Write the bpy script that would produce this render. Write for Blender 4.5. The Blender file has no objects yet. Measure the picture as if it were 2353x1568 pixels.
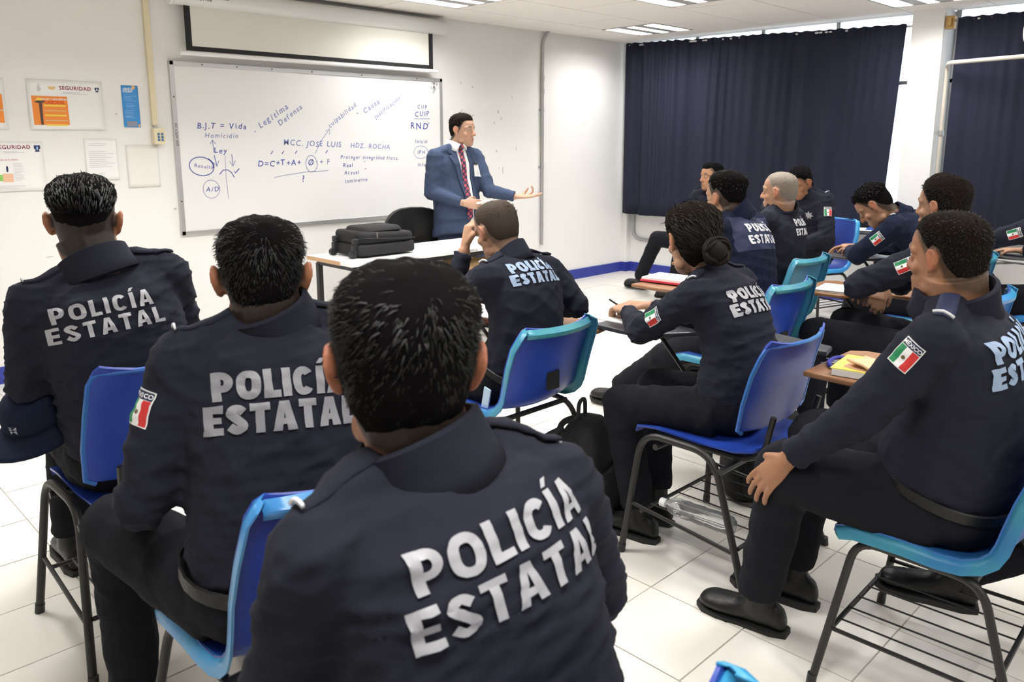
# Police classroom: officers seated in tablet-arm chairs listening to a lecturer at a whiteboard.
import bpy, bmesh, math, random
import numpy as np
from mathutils import Vector, Matrix, noise
from mathutils.bvhtree import BVHTree
from mathutils.geometry import tessellate_polygon

R = math.radians
scene = bpy.context.scene
COL = scene.collection
random.seed(7)
rng = np.random.default_rng(7)

# ------------------------------------------------------------------ camera
cam_d = bpy.data.cameras.new('camera')
cam = bpy.data.objects.new('camera', cam_d)
COL.objects.link(cam)
cam_d.sensor_width = 36.0
cam_d.lens = 1850.0 / 2353.0 * 36.0
cam_d.shift_y = -(784.0 - 673.0) / 2353.0
cam_d.clip_start = 0.02
cam.location = (0, 0, 1.47)
cam.rotation_euler = (R(90) - math.atan(353 / 1850.0), 0, R(45.3 - 90))
cam_d.dof.use_dof = True
cam_d.dof.focus_distance = 3.2
cam_d.dof.aperture_fstop = 7.0
scene.camera = cam

# ------------------------------------------------------------------ world, exposure
world = bpy.data.worlds.new('world')
scene.world = world
world.use_nodes = True
bg = world.node_tree.nodes['Background']
bg.inputs[0].default_value = (0.86, 0.93, 1.0, 1)
bg.inputs[1].default_value = 3.0
vs = scene.view_settings
vs.view_transform = 'Standard'
vs.look = 'None'
vs.exposure = 0.0
vs.gamma = 1.0
vs.use_curve_mapping = False
LAMP_POWER = 17.5          # watts per fluorescent lamp strip

# ------------------------------------------------------------------ materials
MATS = {}
def mat(name, col=(.8, .8, .8), rough=.6, metal=0., spec=.5, bump=None, var=None, trans=0., emit=None, attr=None, coat=0., sheen=0.):
    """bump=(scale, strength, stretch xyz), var=(scale, second colour)"""
    if name in MATS: return MATS[name]
    m = bpy.data.materials.new(name); m.use_nodes = True
    nt = m.node_tree; b = nt.nodes['Principled BSDF']
    b.inputs['Base Color'].default_value = (*col, 1)
    b.inputs['Roughness'].default_value = rough
    b.inputs['Metallic'].default_value = metal
    b.inputs['Specular IOR Level'].default_value = spec
    b.inputs['Transmission Weight'].default_value = trans
    b.inputs['Coat Weight'].default_value = coat
    b.inputs['Sheen Weight'].default_value = sheen
    tc = None
    if bump or var:
        tc = nt.nodes.new('ShaderNodeTexCoord')
    src = None
    if attr:
        a = nt.nodes.new('ShaderNodeAttribute'); a.attribute_name = attr
        src = a.outputs['Color']
    if var:
        n = nt.nodes.new('ShaderNodeTexNoise'); n.inputs['Scale'].default_value = var[0]; n.inputs['Detail'].default_value = 4
        nt.links.new(tc.outputs['Object'], n.inputs['Vector'])
        rp = nt.nodes.new('ShaderNodeValToRGB'); rp.color_ramp.elements[0].position = .38; rp.color_ramp.elements[1].position = .66
        nt.links.new(n.outputs['Fac'], rp.inputs['Fac'])
        mx = nt.nodes.new('ShaderNodeMix'); mx.data_type = 'RGBA'
        nt.links.new(rp.outputs['Color'], mx.inputs[0])
        if src: 
            mx.blend_type = 'MULTIPLY'; nt.links.new(src, mx.inputs[6])
        else: mx.inputs[6].default_value = (*col, 1)
        mx.inputs[7].default_value = (*var[1], 1)
        src = mx.outputs[2]
    if src: nt.links.new(src, b.inputs['Base Color'])
    if bump:
        n = nt.nodes.new('ShaderNodeTexNoise'); n.inputs['Scale'].default_value = bump[0]; n.inputs['Detail'].default_value = 2.5
        mp = nt.nodes.new('ShaderNodeMapping'); mp.inputs['Scale'].default_value = bump[2] if len(bump) > 2 else (1, 1, 1)
        nt.links.new(tc.outputs['Object'], mp.inputs['Vector']); nt.links.new(mp.outputs[0], n.inputs['Vector'])
        bp = nt.nodes.new('ShaderNodeBump'); bp.inputs['Strength'].default_value = bump[1]; bp.inputs['Distance'].default_value = .02
        nt.links.new(n.outputs['Fac'], bp.inputs['Height']); nt.links.new(bp.outputs[0], b.inputs['Normal'])
    if emit:
        b.inputs['Emission Color'].default_value = (*emit[0], 1); b.inputs['Emission Strength'].default_value = emit[1]
    MATS[name] = m
    return m

WALL = mat('wall_paint', (.84, .83, .81), .75, var=(1.2, (.80, .795, .78)), bump=(60, .06))
CEIL = mat('ceiling_panel', (.86, .82, .78), .85, bump=(120, .12))
SEAM = mat('ceiling_grid', (.38, .36, .34), .8)
TILE = mat('floor_tile', (.80, .77, .71), .28, var=(3.0, (.76, .73, .66)))
GROUT = mat('grout', (.50, .47, .43), .9)
BLUEB = mat('blue_baseboard_paint', (.025, .04, .30), .5)
WHITE = mat('white_paint', (.85, .85, .85), .5)
ALU = mat('aluminium', (.58, .58, .58), .35, .7)
GALV = mat('galvanised_conduit', (.42, .42, .42), .45, .5)
CREAM = mat('cream_plastic', (.74, .66, .45), .5)
BOARD = mat('whiteboard_enamel', (.80, .80, .79), .22)
INK = mat('blue_marker_ink', (.03, .05, .30), .6)
INKF = mat('faded_marker_ink', (.16, .20, .42), .6)
BLACK = mat('black_plastic', (.012, .012, .014), .45)
BLACKM = mat('matt_black', (.01, .01, .011), .8)
STEEL = mat('black_steel_tube', (.022, .021, .020), .42, .2)
PAPER = mat('white_paper', (.86, .86, .85), .8)
GLASS = mat('window_glass', (.95, .98, 1), .02, trans=1.0)
CURT = mat('navy_curtain_cloth', (.016, .018, .036), .85, spec=.25)
WOOD = mat('brown_desk_laminate', (.22, .10, .045), .42, var=(9, (.30, .15, .07)))
DARKL = mat('charcoal_desk_laminate', (.045, .045, .055), .35)
BLUEP = mat('blue_plastic', (.014, .045, .30), .36, var=(5, (.02, .06, .38)))
BLUEF = mat('faded_blue_plastic', (.025, .10, .46), .36, var=(4, (.03, .16, .40)))
TEALP = mat('teal_faded_plastic', (.06, .22, .30), .36, var=(4, (.04, .16, .34)))
RIMTEAL = mat('teal_worn_rim', (.06, .32, .34), .35, var=(3.5, (.03, .18, .40)))
RIMBLUE = mat('bright_blue_rim', (.05, .24, .62), .3, var=(4, (.05, .34, .60)))
NAVY = mat('navy_uniform_cloth', (.0160, .0172, .0275), .95, spec=.18, bump=(11, .22, (1, 1, 1.6)))
NAVYB = mat('navy_blue_polo_cloth', (.010, .015, .034), .95, spec=.18, bump=(11, .2))
NAVYD = mat('blackish_trouser_cloth', (.009, .0095, .0135), .95, spec=.18, bump=(11, .25))
SUIT = mat('blue_suit_wool', (.046, .066, .120), .85, bump=(12, .2), spec=.2)
SHIRTW = mat('white_shirt_cotton', (.86, .86, .86), .8)
SILVER = mat('silver_reflective_print', (.40, .40, .43), .5)
SILVERD = mat('grey_reflective_print', (.26, .26, .285), .5)
SKYP = mat('pale_blue_reflective_print', (.30, .40, .56), .5)
WPRINT = mat('white_print', (.75, .76, .80), .6)
PANELN = mat('navy_print_panel', (.016, .024, .075), .7)
LEATHER = mat('black_leather', (.009, .009, .009), .42, spec=.3, bump=(60, .1))
SOLE = mat('black_rubber', (.012, .012, .012), .7)
BROWNS = mat('brown_shoe_leather', (.16, .045, .022), .3)
RED = mat('flag_red', (.62, .03, .03), .6)
GREEN = mat('flag_green', (.01, .22, .08), .6)
EMBLEM = mat('emblem_brown', (.14, .10, .04), .7)
METAL = mat('bright_metal', (.7, .7, .7), .25, .9)
SKIN = mat('skin', (.5, .3, .2), .5, attr='tint', spec=.35, bump=(90, .05))
HAIRB = mat('black_hair', (.0055, .005, .005), .55, spec=.25)
HAIRD = mat('dark_brown_hair', (.012, .009, .007), .65, spec=.16)
HAIRM = mat('matt_hair_mass', (.0045, .004, .004), .95, spec=.06)
HAIRMB = mat('matt_brown_hair_mass', (.011, .008, .006), .95, spec=.06)
HAIRS = mat('shaved_hair', (.050, .037, .028), .8, spec=.15)
HAIRG = mat('grey_hair', (.24, .205, .17), .8, spec=.2)
CARD = mat('cardboard', (.42, .27, .13), .8)
SUITCASE = mat('black_nylon', (.007, .007, .008), .8, bump=(150, .2))

# ------------------------------------------------------------------ mesh helpers
class MB:
    def __init__(s): s.v = []; s.f = []; s.m = []
    def add(s, v, f, mi=0):
        o = len(s.v); s.v += [tuple(map(float, p)) for p in v]; s.f += [tuple(i + o for i in q) for q in f]; s.m += [mi] * len(f); return s
    def box(s, c, d, rot=None, mi=0):
        hx, hy, hz = d[0] / 2, d[1] / 2, d[2] / 2
        v = [Vector((x, y, z)) for x in (-hx, hx) for y in (-hy, hy) for z in (-hz, hz)]
        if rot is not None: v = [rot @ p for p in v]
        c = Vector(c)
        return s.add([p + c for p in v], [(0, 1, 3, 2), (4, 6, 7, 5), (0, 4, 5, 1), (2, 3, 7, 6), (0, 2, 6, 4), (1, 5, 7, 3)], mi)
    def b2(s, lo, hi, mi=0):
        return s.box([(a + b) / 2 for a, b in zip(lo, hi)], [b - a for a, b in zip(lo, hi)], mi=mi)
    def loft(s, rings, closed=True, caps=True, mi=0):
        n = len(rings[0]); v = [p for r in rings for p in r]; f = []
        for i in range(len(rings) - 1):
            for j in range(n if closed else n - 1):
                k = (j + 1) % n
                f.append((i * n + j, i * n + k, (i + 1) * n + k, (i + 1) * n + j))
        if caps and closed:
            f.append(tuple(range(n - 1, -1, -1))); f.append(tuple((len(rings) - 1) * n + j for j in range(n)))
        return s.add(v, f, mi)
    def tube(s, path, rad, n=10, mi=0, fold=0., seed=0):
        P = [np.array(p, float) for p in path]
        if np.isscalar(rad): rad = [rad] * len(P)
        rings = []; up = None
        for i, p in enumerate(P):
            t = P[min(i + 1, len(P) - 1)] - P[max(i - 1, 0)]; t = t / (np.linalg.norm(t) + 1e-9)
            if up is None:
                a = np.array([0, 0, 1.]) if abs(t[2]) < .9 else np.array([1., 0, 0])
                up = a - t * (a @ t)
            else: up = up - t * (up @ t)
            up /= np.linalg.norm(up) + 1e-9
            sd = np.cross(t, up)
            ring = []
            for j in range(n):
                an = 2 * math.pi * j / n
                r = rad[i]
                if fold: r *= 1 + fold * math.sin(i * 2.3 + 1.3 * math.sin(an + seed) + seed * 1.7)
                ring.append(p + (up * math.cos(an) + sd * math.sin(an)) * r)
            rings.append(ring)
        return s.loft(rings, mi=mi)
    def ball(s, c, r, n=12, m=8, rot=None, mi=0):
        if np.isscalar(r): r = (r, r, r)
        rings = []; c = Vector([float(q) for q in c])
        for i in range(1, m):
            ph = math.pi * i / m
            ring = []
            for j in range(n):
                th = 2 * math.pi * j / n
                p = Vector((r[0] * math.sin(ph) * math.cos(th), r[1] * math.sin(ph) * math.sin(th), -r[2] * math.cos(ph)))
                if rot is not None: p = rot @ p
                ring.append(c + p)
            rings.append(ring)
        o = len(s.v)
        s.loft(rings, caps=False, mi=mi)
        b = Vector((0, 0, -r[2])); t = Vector((0, 0, r[2]))
        if rot is not None: b = rot @ b; t = rot @ t
        s.v += [tuple(c + b), tuple(c + t)]
        ib = len(s.v) - 2; it = ib + 1; last = o + (m - 2) * n
        for j in range(n):
            s.f.append((ib, o + (j + 1) % n, o + j)); s.f.append((it, last + j, last + (j + 1) % n)); s.m += [mi, mi]
        return s

ORG = {}
def obj(name, mb, mats, parent=None, smooth=True, loc=None, bevel=0.):
    """links one mesh object; vertices are given in world space and stored relative to the thing's origin"""
    if not isinstance(mats, (list, tuple)): mats = [mats]
    me = bpy.data.meshes.new(name)
    top = parent
    while top is not None and top.parent is not None: top = top.parent
    o = Vector((0, 0, 0))
    if top is not None: o = ORG[top.name]
    elif loc is not None: o = Vector(loc)
    v = np.array(mb.v, dtype=float) - np.array(o)
    me.from_pydata(v.tolist(), [], mb.f); me.update()
    for m in mats: me.materials.append(m)
    if len(mats) > 1: me.polygons.foreach_set('material_index', mb.m)
    if smooth:
        me.polygons.foreach_set('use_smooth', [True] * len(me.polygons))
        try: me.set_sharp_from_angle(angle=R(42))
        except Exception: pass
    ob = bpy.data.objects.new(name, me); COL.objects.link(ob)
    if parent is not None: ob.parent = parent
    else:
        ob.location = o; ORG[ob.name] = o
    if bevel:
        md = ob.modifiers.new('bevel', 'BEVEL'); md.width = bevel; md.segments = 2; md.limit_method = 'ANGLE'
    return ob
def empty(name, loc):
    e = bpy.data.objects.new(name, None); COL.objects.link(e); e.location = loc; e.empty_display_size = .1
    ORG[e.name] = Vector(loc); return e
def tag(o, label, cat, group=None):
    o['label'] = label; o['category'] = cat
    if group: o['group'] = group
    return o
def struct(o): o['kind'] = 'structure'; return o
def smoothpath(pts, k=6):
    P = [np.array(p, float) for p in pts]; P = [2 * P[0] - P[1]] + P + [2 * P[-1] - P[-2]]; out = []
    for i in range(1, len(P) - 2):
        for j in range(k):
            t = j / k; a, b, c, d = P[i - 1:i + 3]
            out.append(.5 * ((2 * b) + (-a + c) * t + (2 * a - 5 * b + 4 * c - d) * t * t + (-a + 3 * b - 3 * c + d) * t ** 3))
    out.append(P[-2]); return out
def bendpath(pts, r=.04, k=5):
    """polyline with rounded corners"""
    P = [np.array(p, float) for p in pts]; out = [P[0]]
    for i in range(1, len(P) - 1):
        a = P[i - 1] - P[i]; c = P[i + 1] - P[i]
        rr = min(r, np.linalg.norm(a) * .49, np.linalg.norm(c) * .49)
        A = P[i] + a / np.linalg.norm(a) * rr; C = P[i] + c / np.linalg.norm(c) * rr
        for j in range(k + 1):
            t = j / k; out.append((1 - t) ** 2 * A + 2 * t * (1 - t) * P[i] + t * t * C)
    out.append(P[-1]); return out
def clonemesh(name, src, parent=None, loc=(0, 0, 0)):
    o = bpy.data.objects.new(name, src.data); COL.objects.link(o); o.parent = parent; o.location = loc; return o
def bvh_of(mb):
    return BVHTree.FromPolygons([Vector(p) for p in mb.v], mb.f)

# text -> flat mesh (builtin font)
_tc = {}
TMP = bpy.data.scenes.new('tmp_eval')
def tmp_depsgraph():
    with bpy.context.temp_override(scene=TMP, view_layer=TMP.view_layers[0]):
        dg = bpy.context.evaluated_depsgraph_get(); dg.update()
    return dg
def text_flat(body, size=1., offset=0., shear=0., space=1., align='CENTER', sx=1.):
    key = (body, size, offset, shear, space, align, sx)
    if key in _tc: return _tc[key]
    cu = bpy.data.curves.new('tmp_text', 'FONT'); cu.body = body; cu.size = size; cu.offset = offset; cu.shear = shear
    cu.space_character = space; cu.align_x = align; cu.resolution_u = 3; cu.fill_mode = 'FRONT'
    ob = bpy.data.objects.new('tmp_text', cu); TMP.collection.objects.link(ob)
    dg = tmp_depsgraph()
    me = bpy.data.meshes.new_from_object(ob.evaluated_get(dg))
    v = [(p.co.x * sx, p.co.y) for p in me.vertices]; f = [tuple(p.vertices) for p in me.polygons]
    bpy.data.objects.remove(ob); bpy.data.curves.remove(cu); bpy.data.meshes.remove(me)
    _tc[key] = (v, f); return v, f
def refine(v, f, maxlen):
    bm = bmesh.new(); vs_ = [bm.verts.new((p[0], p[1], 0)) for p in v]
    for q in f:
        try: bm.faces.new([vs_[i] for i in q])
        except ValueError: pass
    bmesh.ops.triangulate(bm, faces=bm.faces[:])
    for _ in range(7):
        e = [e for e in bm.edges if e.calc_length() > maxlen]
        if not e: break
        bmesh.ops.subdivide_edges(bm, edges=e, cuts=1)
        bmesh.ops.triangulate(bm, faces=bm.faces[:])
    bm.verts.index_update()
    V = [(p.co.x, p.co.y) for p in bm.verts]; F = [tuple(x.index for x in q.verts) for q in bm.faces]
    bm.free(); return V, F
def poly(pts):
    t = tessellate_polygon([[Vector((p[0], p[1], 0)) for p in pts]])
    return list(pts), [tuple(q) for q in t]
def rect(x0, y0, x1, y1): return [(x0, y0), (x1, y0), (x1, y1), (x0, y1)], [(0, 1, 2, 3)]
def disc(cx, cy, r, n=16, ry=None):
    return [(cx + r * math.cos(2 * math.pi * i / n), cy + (ry or r) * math.sin(2 * math.pi * i / n)) for i in range(n)], [tuple(range(n))]
def stroke(pts, w):
    """flat ribbon polyline"""
    v = []; f = []
    P = [np.array(p, float) for p in pts]
    for i, p in enumerate(P):
        t = P[min(i + 1, len(P) - 1)] - P[max(i - 1, 0)]; t /= np.linalg.norm(t) + 1e-9; n = np.array([-t[1], t[0]]) * w / 2
        v += [tuple(p + n), tuple(p - n)]
        if i: k = 2 * i; f.append((k - 2, k - 1, k + 1, k))
    return v, f
def xf(vf, dx=0, dy=0, rot=0, s=1):
    c, q = math.cos(rot) * s, math.sin(rot) * s
    return [(c * x - q * y + dx, q * x + c * y + dy) for x, y in vf[0]], vf[1]
def flat_on(mb, vf, O, U, V, N, off, mi=0):
    """lay a flat 2d mesh on a plane"""
    O, U, V, N = [np.array(a, float) for a in (O, U, V, N)]
    mb.add([O + U * x + V * y + N * off for x, y in vf[0]], vf[1], mi)
def decal(mb, vf, O, U, V, N, bvh, off, mi=0, maxlen=.014, reach=.5):
    """lay a flat 2d mesh onto a curved surface by projecting along -N"""
    v, f = refine(vf[0], vf[1], maxlen)
    O, U, V, N = [Vector([float(q) for q in a]) for a in (O, U, V, N)]
    out = []; last = None; ok = []
    for x, y in v:
        p = O + U * x + V * y
        h, nn, idx, d = bvh.ray_cast(p + N * reach, -N, reach * 1.6)
        if h is None:
            out.append(p); ok.append(False)
        else:
            if nn.dot(N) < 0: nn = -nn
            out.append(h + (nn * .5 + N * .5).normalized() * off); ok.append(True)
    f = [q for q in f if all(ok[i] for i in q) and max((out[q[0]] - out[q[1]]).length, (out[q[1]] - out[q[2]]).length, (out[q[2]] - out[q[0]]).length) < maxlen * 2.6]
    mb.add(out, f, mi)

# heavy sans block letters for the uniform prints
def block_word(word, size, sx=1., w=.21, gap=.10):
    WD = dict(P=.62, O=.74, L=.52, I=w, C=.68, A=.74, E=.55, S=.62, T=.60); WD['Í'] = w
    out = []; x = 0.
    for ch in word:
        W = WD[ch]; h = w / 2; S = []
        def arc(cx, cy, rx, ry, a0, a1, n=18, p=.82):
            return [(cx + rx * math.copysign(abs(math.cos(a)) ** p, math.cos(a)), cy + ry * math.copysign(abs(math.sin(a)) ** p, math.sin(a))) for a in np.linspace(a0, a1, n)]
        if ch in 'IÍ': S.append(rect(0, 0, w, 1))
        if ch == 'Í': S.append(poly([(w * .1, 1.07), (w * .75, 1.07), (w * 1.5, 1.27), (w * .65, 1.27)]))
        if ch in 'LEP': S.append(rect(0, 0, w, 1))
        if ch in 'LE': S.append(rect(w, 0, W, w * .92))
        if ch == 'E': S += [rect(w, 1 - w * .92, W, 1), rect(w, .5 - w * .42, W * .92, .5 + w * .42)]
        if ch == 'T': S += [rect(W / 2 - h, 0, W / 2 + h, 1 - w * .92), rect(0, 1 - w * .92, W, 1)]
        if ch == 'A': S += [poly([(0, 0), (w * 1.05, 0), (W / 2 + w * .2, 1), (W / 2 - w * .58, 1)]), poly([(W - w * 1.05, 0), (W, 0), (W / 2 + w * .58, 1), (W / 2 - w * .2, 1)]), rect(W * .22, .2, W * .78, .2 + w * .8)]
        if ch == 'P': S.append(stroke([(w, 1 - h)] + arc(W * .5, (1 - h + .42) / 2, W * .5 - h, (1 - h - .42) / 2, math.pi / 2, -math.pi / 2, 14, 1.) + [(w, .42)], w * .95))
        if ch == 'O': S.append(stroke(arc(W / 2, .5, W / 2 - h, .5 - h, 0, 2 * math.pi, 30), w))
        if ch == 'C': S.append(stroke(arc(W / 2, .5, W / 2 - h, .5 - h, math.radians(38), math.radians(322), 24), w))
        if ch == 'S': S.append(stroke([tuple(q[:2]) for q in smoothpath([(W - w * .45, .73, 0), (W * .52, 1 - h, 0), (h, .74, 0), (W * .5, .505, 0), (W - h, .27, 0), (W * .48, h, 0), (w * .4, .27, 0)], 5)], w))
        out += [([((px_ + x), py_) for px_, py_ in v], f) for v, f in S]
        x += W + gap
    x -= gap
    return [([((px_ - x / 2) * size * sx, py_ * size) for px_, py_ in v], f) for v, f in out]
# ------------------------------------------------------------------ room shell
YF = 5.56        # front wall
XW = 7.33        # window wall
ZC = 2.49        # ceiling
XL, YB = -1.6, -3.4
def slab(name, lo, hi, m, parent=None):
    return obj(name, MB().b2(lo, hi), m, parent, smooth=False)

floor = struct(slab('floor', (XL - .2, YB - .2, -.12), (XW + .3, YF + .2, -.004), GROUT))
# ceramic tiles, the ones in view as single pieces
PT = .336
nx0, nx1 = math.floor((XL - .715) / PT), math.ceil((XW - .715) / PT)
ny0, ny1 = math.floor((YB - 1.42) / PT), math.ceil((YF - 1.42) / PT)
fwd = np.array([math.cos(R(45.3)), math.sin(R(45.3))]); rgt = np.array([math.sin(R(45.3)), -math.cos(R(45.3))])
cells = []
for i in range(nx0, nx1):
    for j in range(ny0, ny1):
        x0, y0 = .715 + i * PT, 1.42 + j * PT
        x1, y1 = min(x0 + PT, XW), min(y0 + PT, YF); x0, y0 = max(x0, XL), max(y0, YB)
        if x1 - x0 < .02 or y1 - y0 < .02: continue
        c = np.array([(x0 + x1) / 2, (y0 + y1) / 2]); d = c @ fwd; l = c @ rgt
        full = (x1 - x0 > PT - .01 and y1 - y0 > PT - .01)
        vis = d > 1.0 and abs(l) < d * .68 + .2
        cells.append((0 if (vis and full) else 1, d, x0, y0, x1, y1))
cells.sort()
tile_mb = MB().b2((-PT / 2 + .0022, -PT / 2 + .0022, -.012), (PT / 2 - .0022, PT / 2 - .0022, 0))
proto = None; rest = MB()
for k, (q, d, x0, y0, x1, y1) in enumerate(cells):
    if q == 0 and k < 290:
        if proto is None:
            proto = obj('tile', tile_mb, TILE, floor, smooth=False); proto.location = ((x0 + x1) / 2, (y0 + y1) / 2, 0)
        else: clonemesh('tile', proto, floor, ((x0 + x1) / 2, (y0 + y1) / 2, rng.uniform(-.0006, .0004)))
    else: rest.b2((x0 + .0022, y0 + .0022, -.012), (x1 - .0022, y1 - .0022, 0))
ft = obj('far_tiles', rest, TILE, floor, smooth=False); ft['kind'] = 'stuff'

wall_front = struct(slab('wall_front', (XL - .2, YF, -.1), (XW + .3, YF + .2, 2.75), WALL))
struct(slab('wall_left', (XL - .2, YB - .2, -.1), (XL, YF, 2.75), WALL))
struct(slab('wall_back', (XL, YB - .2, -.1), (XW + .3, YB, 2.75), WALL))
# window wall: parapet, pillars, openings to daylight
WY = [(2.57, 5.50), (-.35, 2.33), (-3.1, -.61)]      # window openings in Y
wr = MB().b2((XW, YB, -.1), (XW + .2, YF, .82)).b2((XW, YB, 2.54), (XW + .2, YF, 2.75))
wr.b2((XW, 5.50, .82), (XW + .2, YF, 2.54)).b2((XW, YB, .82), (XW + .2, -3.1, 2.54))
struct(obj('wall_right', wr, WALL, smooth=False))
struct(slab('trim_1', (7.12, 2.33, 0), (XW + .2, 2.57, ZC), WALL))
struct(slab('trim_2', (7.12, -.61, 0), (XW + .2, -.35, ZC), WALL))
struct(slab('trim_3', (7.25, 5.50, 0), (XW, YF, ZC), WALL))
b = MB().b2((XL, YF - .012, 0), (7.25, YF, .105)); struct(obj('baseboard_front', b, BLUEB, smooth=False))
b = MB().b2((7.24, 5.488, 0), (XW, 5.50, .105)).b2((7.238, 5.488, 0), (7.25, YF, .105)).b2((XW - .012, 2.57, 0), (XW, 5.49, .105)).b2((7.108, 2.318, 0), (7.12, 2.582, .105)).b2((7.108, 2.57, 0), (XW, 2.582, .105)).b2((XW - .012, -.35, 0), (XW, 2.33, .105)).b2((7.108, 2.318, 0), (XW, 2.33, .105))
struct(obj('baseboard_right', b, BLUEB, smooth=False))
# small scuffs and chipped paint on the front wall
scuff = MB()
for (x, z, w, h, a) in [(4.86, 1.96, .012, .03, .2), (5.0, 1.93, .015, .02, .5), (4.87, 1.72, .01, .035, -.3), (5.0, 1.68, .03, .012, .6), (5.32, 1.72, .022, .035, .2), (5.36, 1.66, .014, .03, -.4), (5.27, 1.62, .012, .03, .1), (5.50, 1.86, .01, .025, .5), (5.56, 1.38, .008, .05, .05), (5.3, 1.36, .02, .02, .3), (5.38, 1.18, .012, .075, .1), (5.33, 1.2, .01, .02, .4), (1.92, 1.63, .02, .01, .3), (2.25, 1.0, .02, .015, .2), (2.55, .63, .03, .008, .2), (6.55, 1.62, .006, .03, 0), (1.45, .75, .05, .006, .1), (5.9, .95, .07, .006, .15)]:
    flat_on(scuff, xf(disc(0, 0, w / 2, 8, h / 2), x, z, a), (0, YF, 0), (1, 0, 0), (0, 0, 1), (0, -1, 0), .0012)
obj('paint_scuff', scuff, mat('scuff_grey', (.52, .51, .49), .8), wall_front, smooth=False)['kind'] = 'stuff'

# ceiling: lay-in panels on a grid, recessed three-lamp fixtures
ceiling = struct(slab('ceiling', (XL - .2, YB - .2, 2.6), (XW + .3, YF + .2, 2.75), SEAM))
tb = MB()
yl = [5.055 - .61 * k for k in range(0, 15)]
FIX = [(3.78, 4.445), (6.2, 4.445), (1.30, 3.225), (4.93, 3.225), (2.51, 3.225), (.09, 3.225), (3.78, 2.005), (6.2, 2.005), (1.36, 2.005), (4.93, .175), (2.51, .175), (.09, .175), (3.78, -1.655), (1.36, -1.655)]
yy = [YF] + [y for y in yl if y > YB] + [YB]
protos = {}
def panel(x0, x1, y0, y1):
    if x1 - x0 < .03 or y1 - y0 < .03: return
    k = (round(x1 - x0, 2), round(y1 - y0, 2))
    w, d = x1 - x0 - .006, y1 - y0 - .007
    c = ((x0 + x1) / 2, (y0 + y1) / 2, 0)
    if k not in protos:
        protos[k] = obj('ceiling_panel', MB().b2((-w / 2, -d / 2, ZC), (w / 2, d / 2, ZC + .018)), CEIL, ceiling, smooth=False); protos[k].location = c
    else: clonemesh('ceiling_panel', protos[k], ceiling, c)
for r_ in range(len(yy) - 1):
    y1, y0 = yy[r_], yy[r_ + 1]
    fx = sorted(x for x, y in FIX if abs(y - y0) < .02)
    x = XL
    stops = []
    off = 0 if r_ % 2 else .61
    cuts = sorted([XL, XW] + [v for v in np.arange(-1.6 + off, XW, 1.22)] + fx + [q + .61 for q in fx])
    for a, c in zip(cuts[:-1], cuts[1:]):
        if any(abs(a - q) < .02 or (q - .01 < a < q + .60) for q in fx): continue
        panel(a, c, y0, y1)
# backing sheet right above the panels so that seams read as thin grey lines
slab('grid_backing', (XL, YB, ZC + .02), (XW, YF, ZC + .0215), SEAM, ceiling) if False else None
TRAY = mat('fixture_reflector', (.40, .40, .39), .5)
LAMPW = mat('fluorescent_tube_glass', (.9, .9, .9), .4)
for i, (x, y) in enumerate(FIX):
    e = empty('ceiling_light', (x + .305, y + .305, ZC))
    w = .61
    t = MB().b2((x + .01, y + .01, ZC + .075), (x + w - .01, y + w - .01, ZC + .082))
    obj('housing', t, TRAY, e, smooth=False)
    fr = MB()
    for lo, hi in (((x, y), (x + w, y + .022)), ((x, y + w - .022), (x + w, y + w)), ((x, y), (x + .022, y + w)), ((x + w - .022, y), (x + w, y + w))):
        fr.b2((lo[0], lo[1], ZC - .004), (hi[0], hi[1], ZC + .08))
    obj('frame', fr, TRAY, e, smooth=False)
    for k in range(2):
        yy_ = y + .02 + (k + 1) * .19
        obj('reflector', MB().b2((x + .02, yy_ - .052, ZC - .002), (x + w - .02, yy_ + .052, ZC + .075)), TRAY, e, smooth=False)
    for k in range(3):
        yc = y + .115 + k * .19
        obj('lamp_tube', MB().tube([(x + .03, yc, ZC + .045), (x + w - .03, yc, ZC + .045)], .014, 10), LAMPW, e)
        for q in range(7):
            xx = x + .065 + q * .08
            obj('louvre', MB().b2((xx - .002, yc - .043, ZC + .004), (xx + .002, yc + .043, ZC + .03)), TRAY, e, smooth=False)
        ld = bpy.data.lights.new('fluorescent', 'AREA'); ld.shape = 'RECTANGLE'; ld.size = .54; ld.size_y = .075; ld.energy = LAMP_POWER; ld.color = (1.0, .985, .965)
        lo = bpy.data.objects.new('fluorescent', ld); COL.objects.link(lo); lo.parent = e; lo.location = (0, yc - (y + .305), .034)
    names = {0: 'recessed three-lamp ceiling light above the projection screen end, nearest the presenter', 1: 'recessed three-lamp ceiling light over the left end of the navy curtain', 3: 'recessed three-lamp ceiling light cut by the top edge of the picture'}
    tag(e, names.get(i, 'recessed three-lamp ceiling light over the seats, out of the picture'), 'ceiling light', 'recessed ceiling lights')

# windows
for i, (y0, y1) in enumerate(WY):
    z0, z1 = .82, 2.54
    fr = MB()
    fr.b2((XW + .06, y0, z0), (XW + .11, y0 + .04, z1)).b2((XW + .06, y1 - .04, z0), (XW + .11, y1, z1)).b2((XW + .06, y0, z0), (XW + .11, y1, z0 + .04)).b2((XW + .06, y0, z1 - .04), (XW + .11, y1, z1))
    fr.b2((XW + .06, y0, 1.93), (XW + .11, y1, 1.96))
    w = struct(obj(f'window_{i + 1}', fr, ALU, smooth=False))
    n = 4
    for k in range(n):
        a = y0 + (y1 - y0) * k / n; c = y0 + (y1 - y0) * (k + 1) / n
        if k: obj('mullion', MB().b2((XW + .06, a - .018, z0), (XW + .11, a + .018, z1)), ALU, w, smooth=False)
        for za, zb in ((z0 + .04, 1.93), (1.96, z1 - .04)):
            obj('pane', MB().b2((XW + .082, a + .018, za), (XW + .086, c - .018, zb)), GLASS, w, smooth=False)

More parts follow.
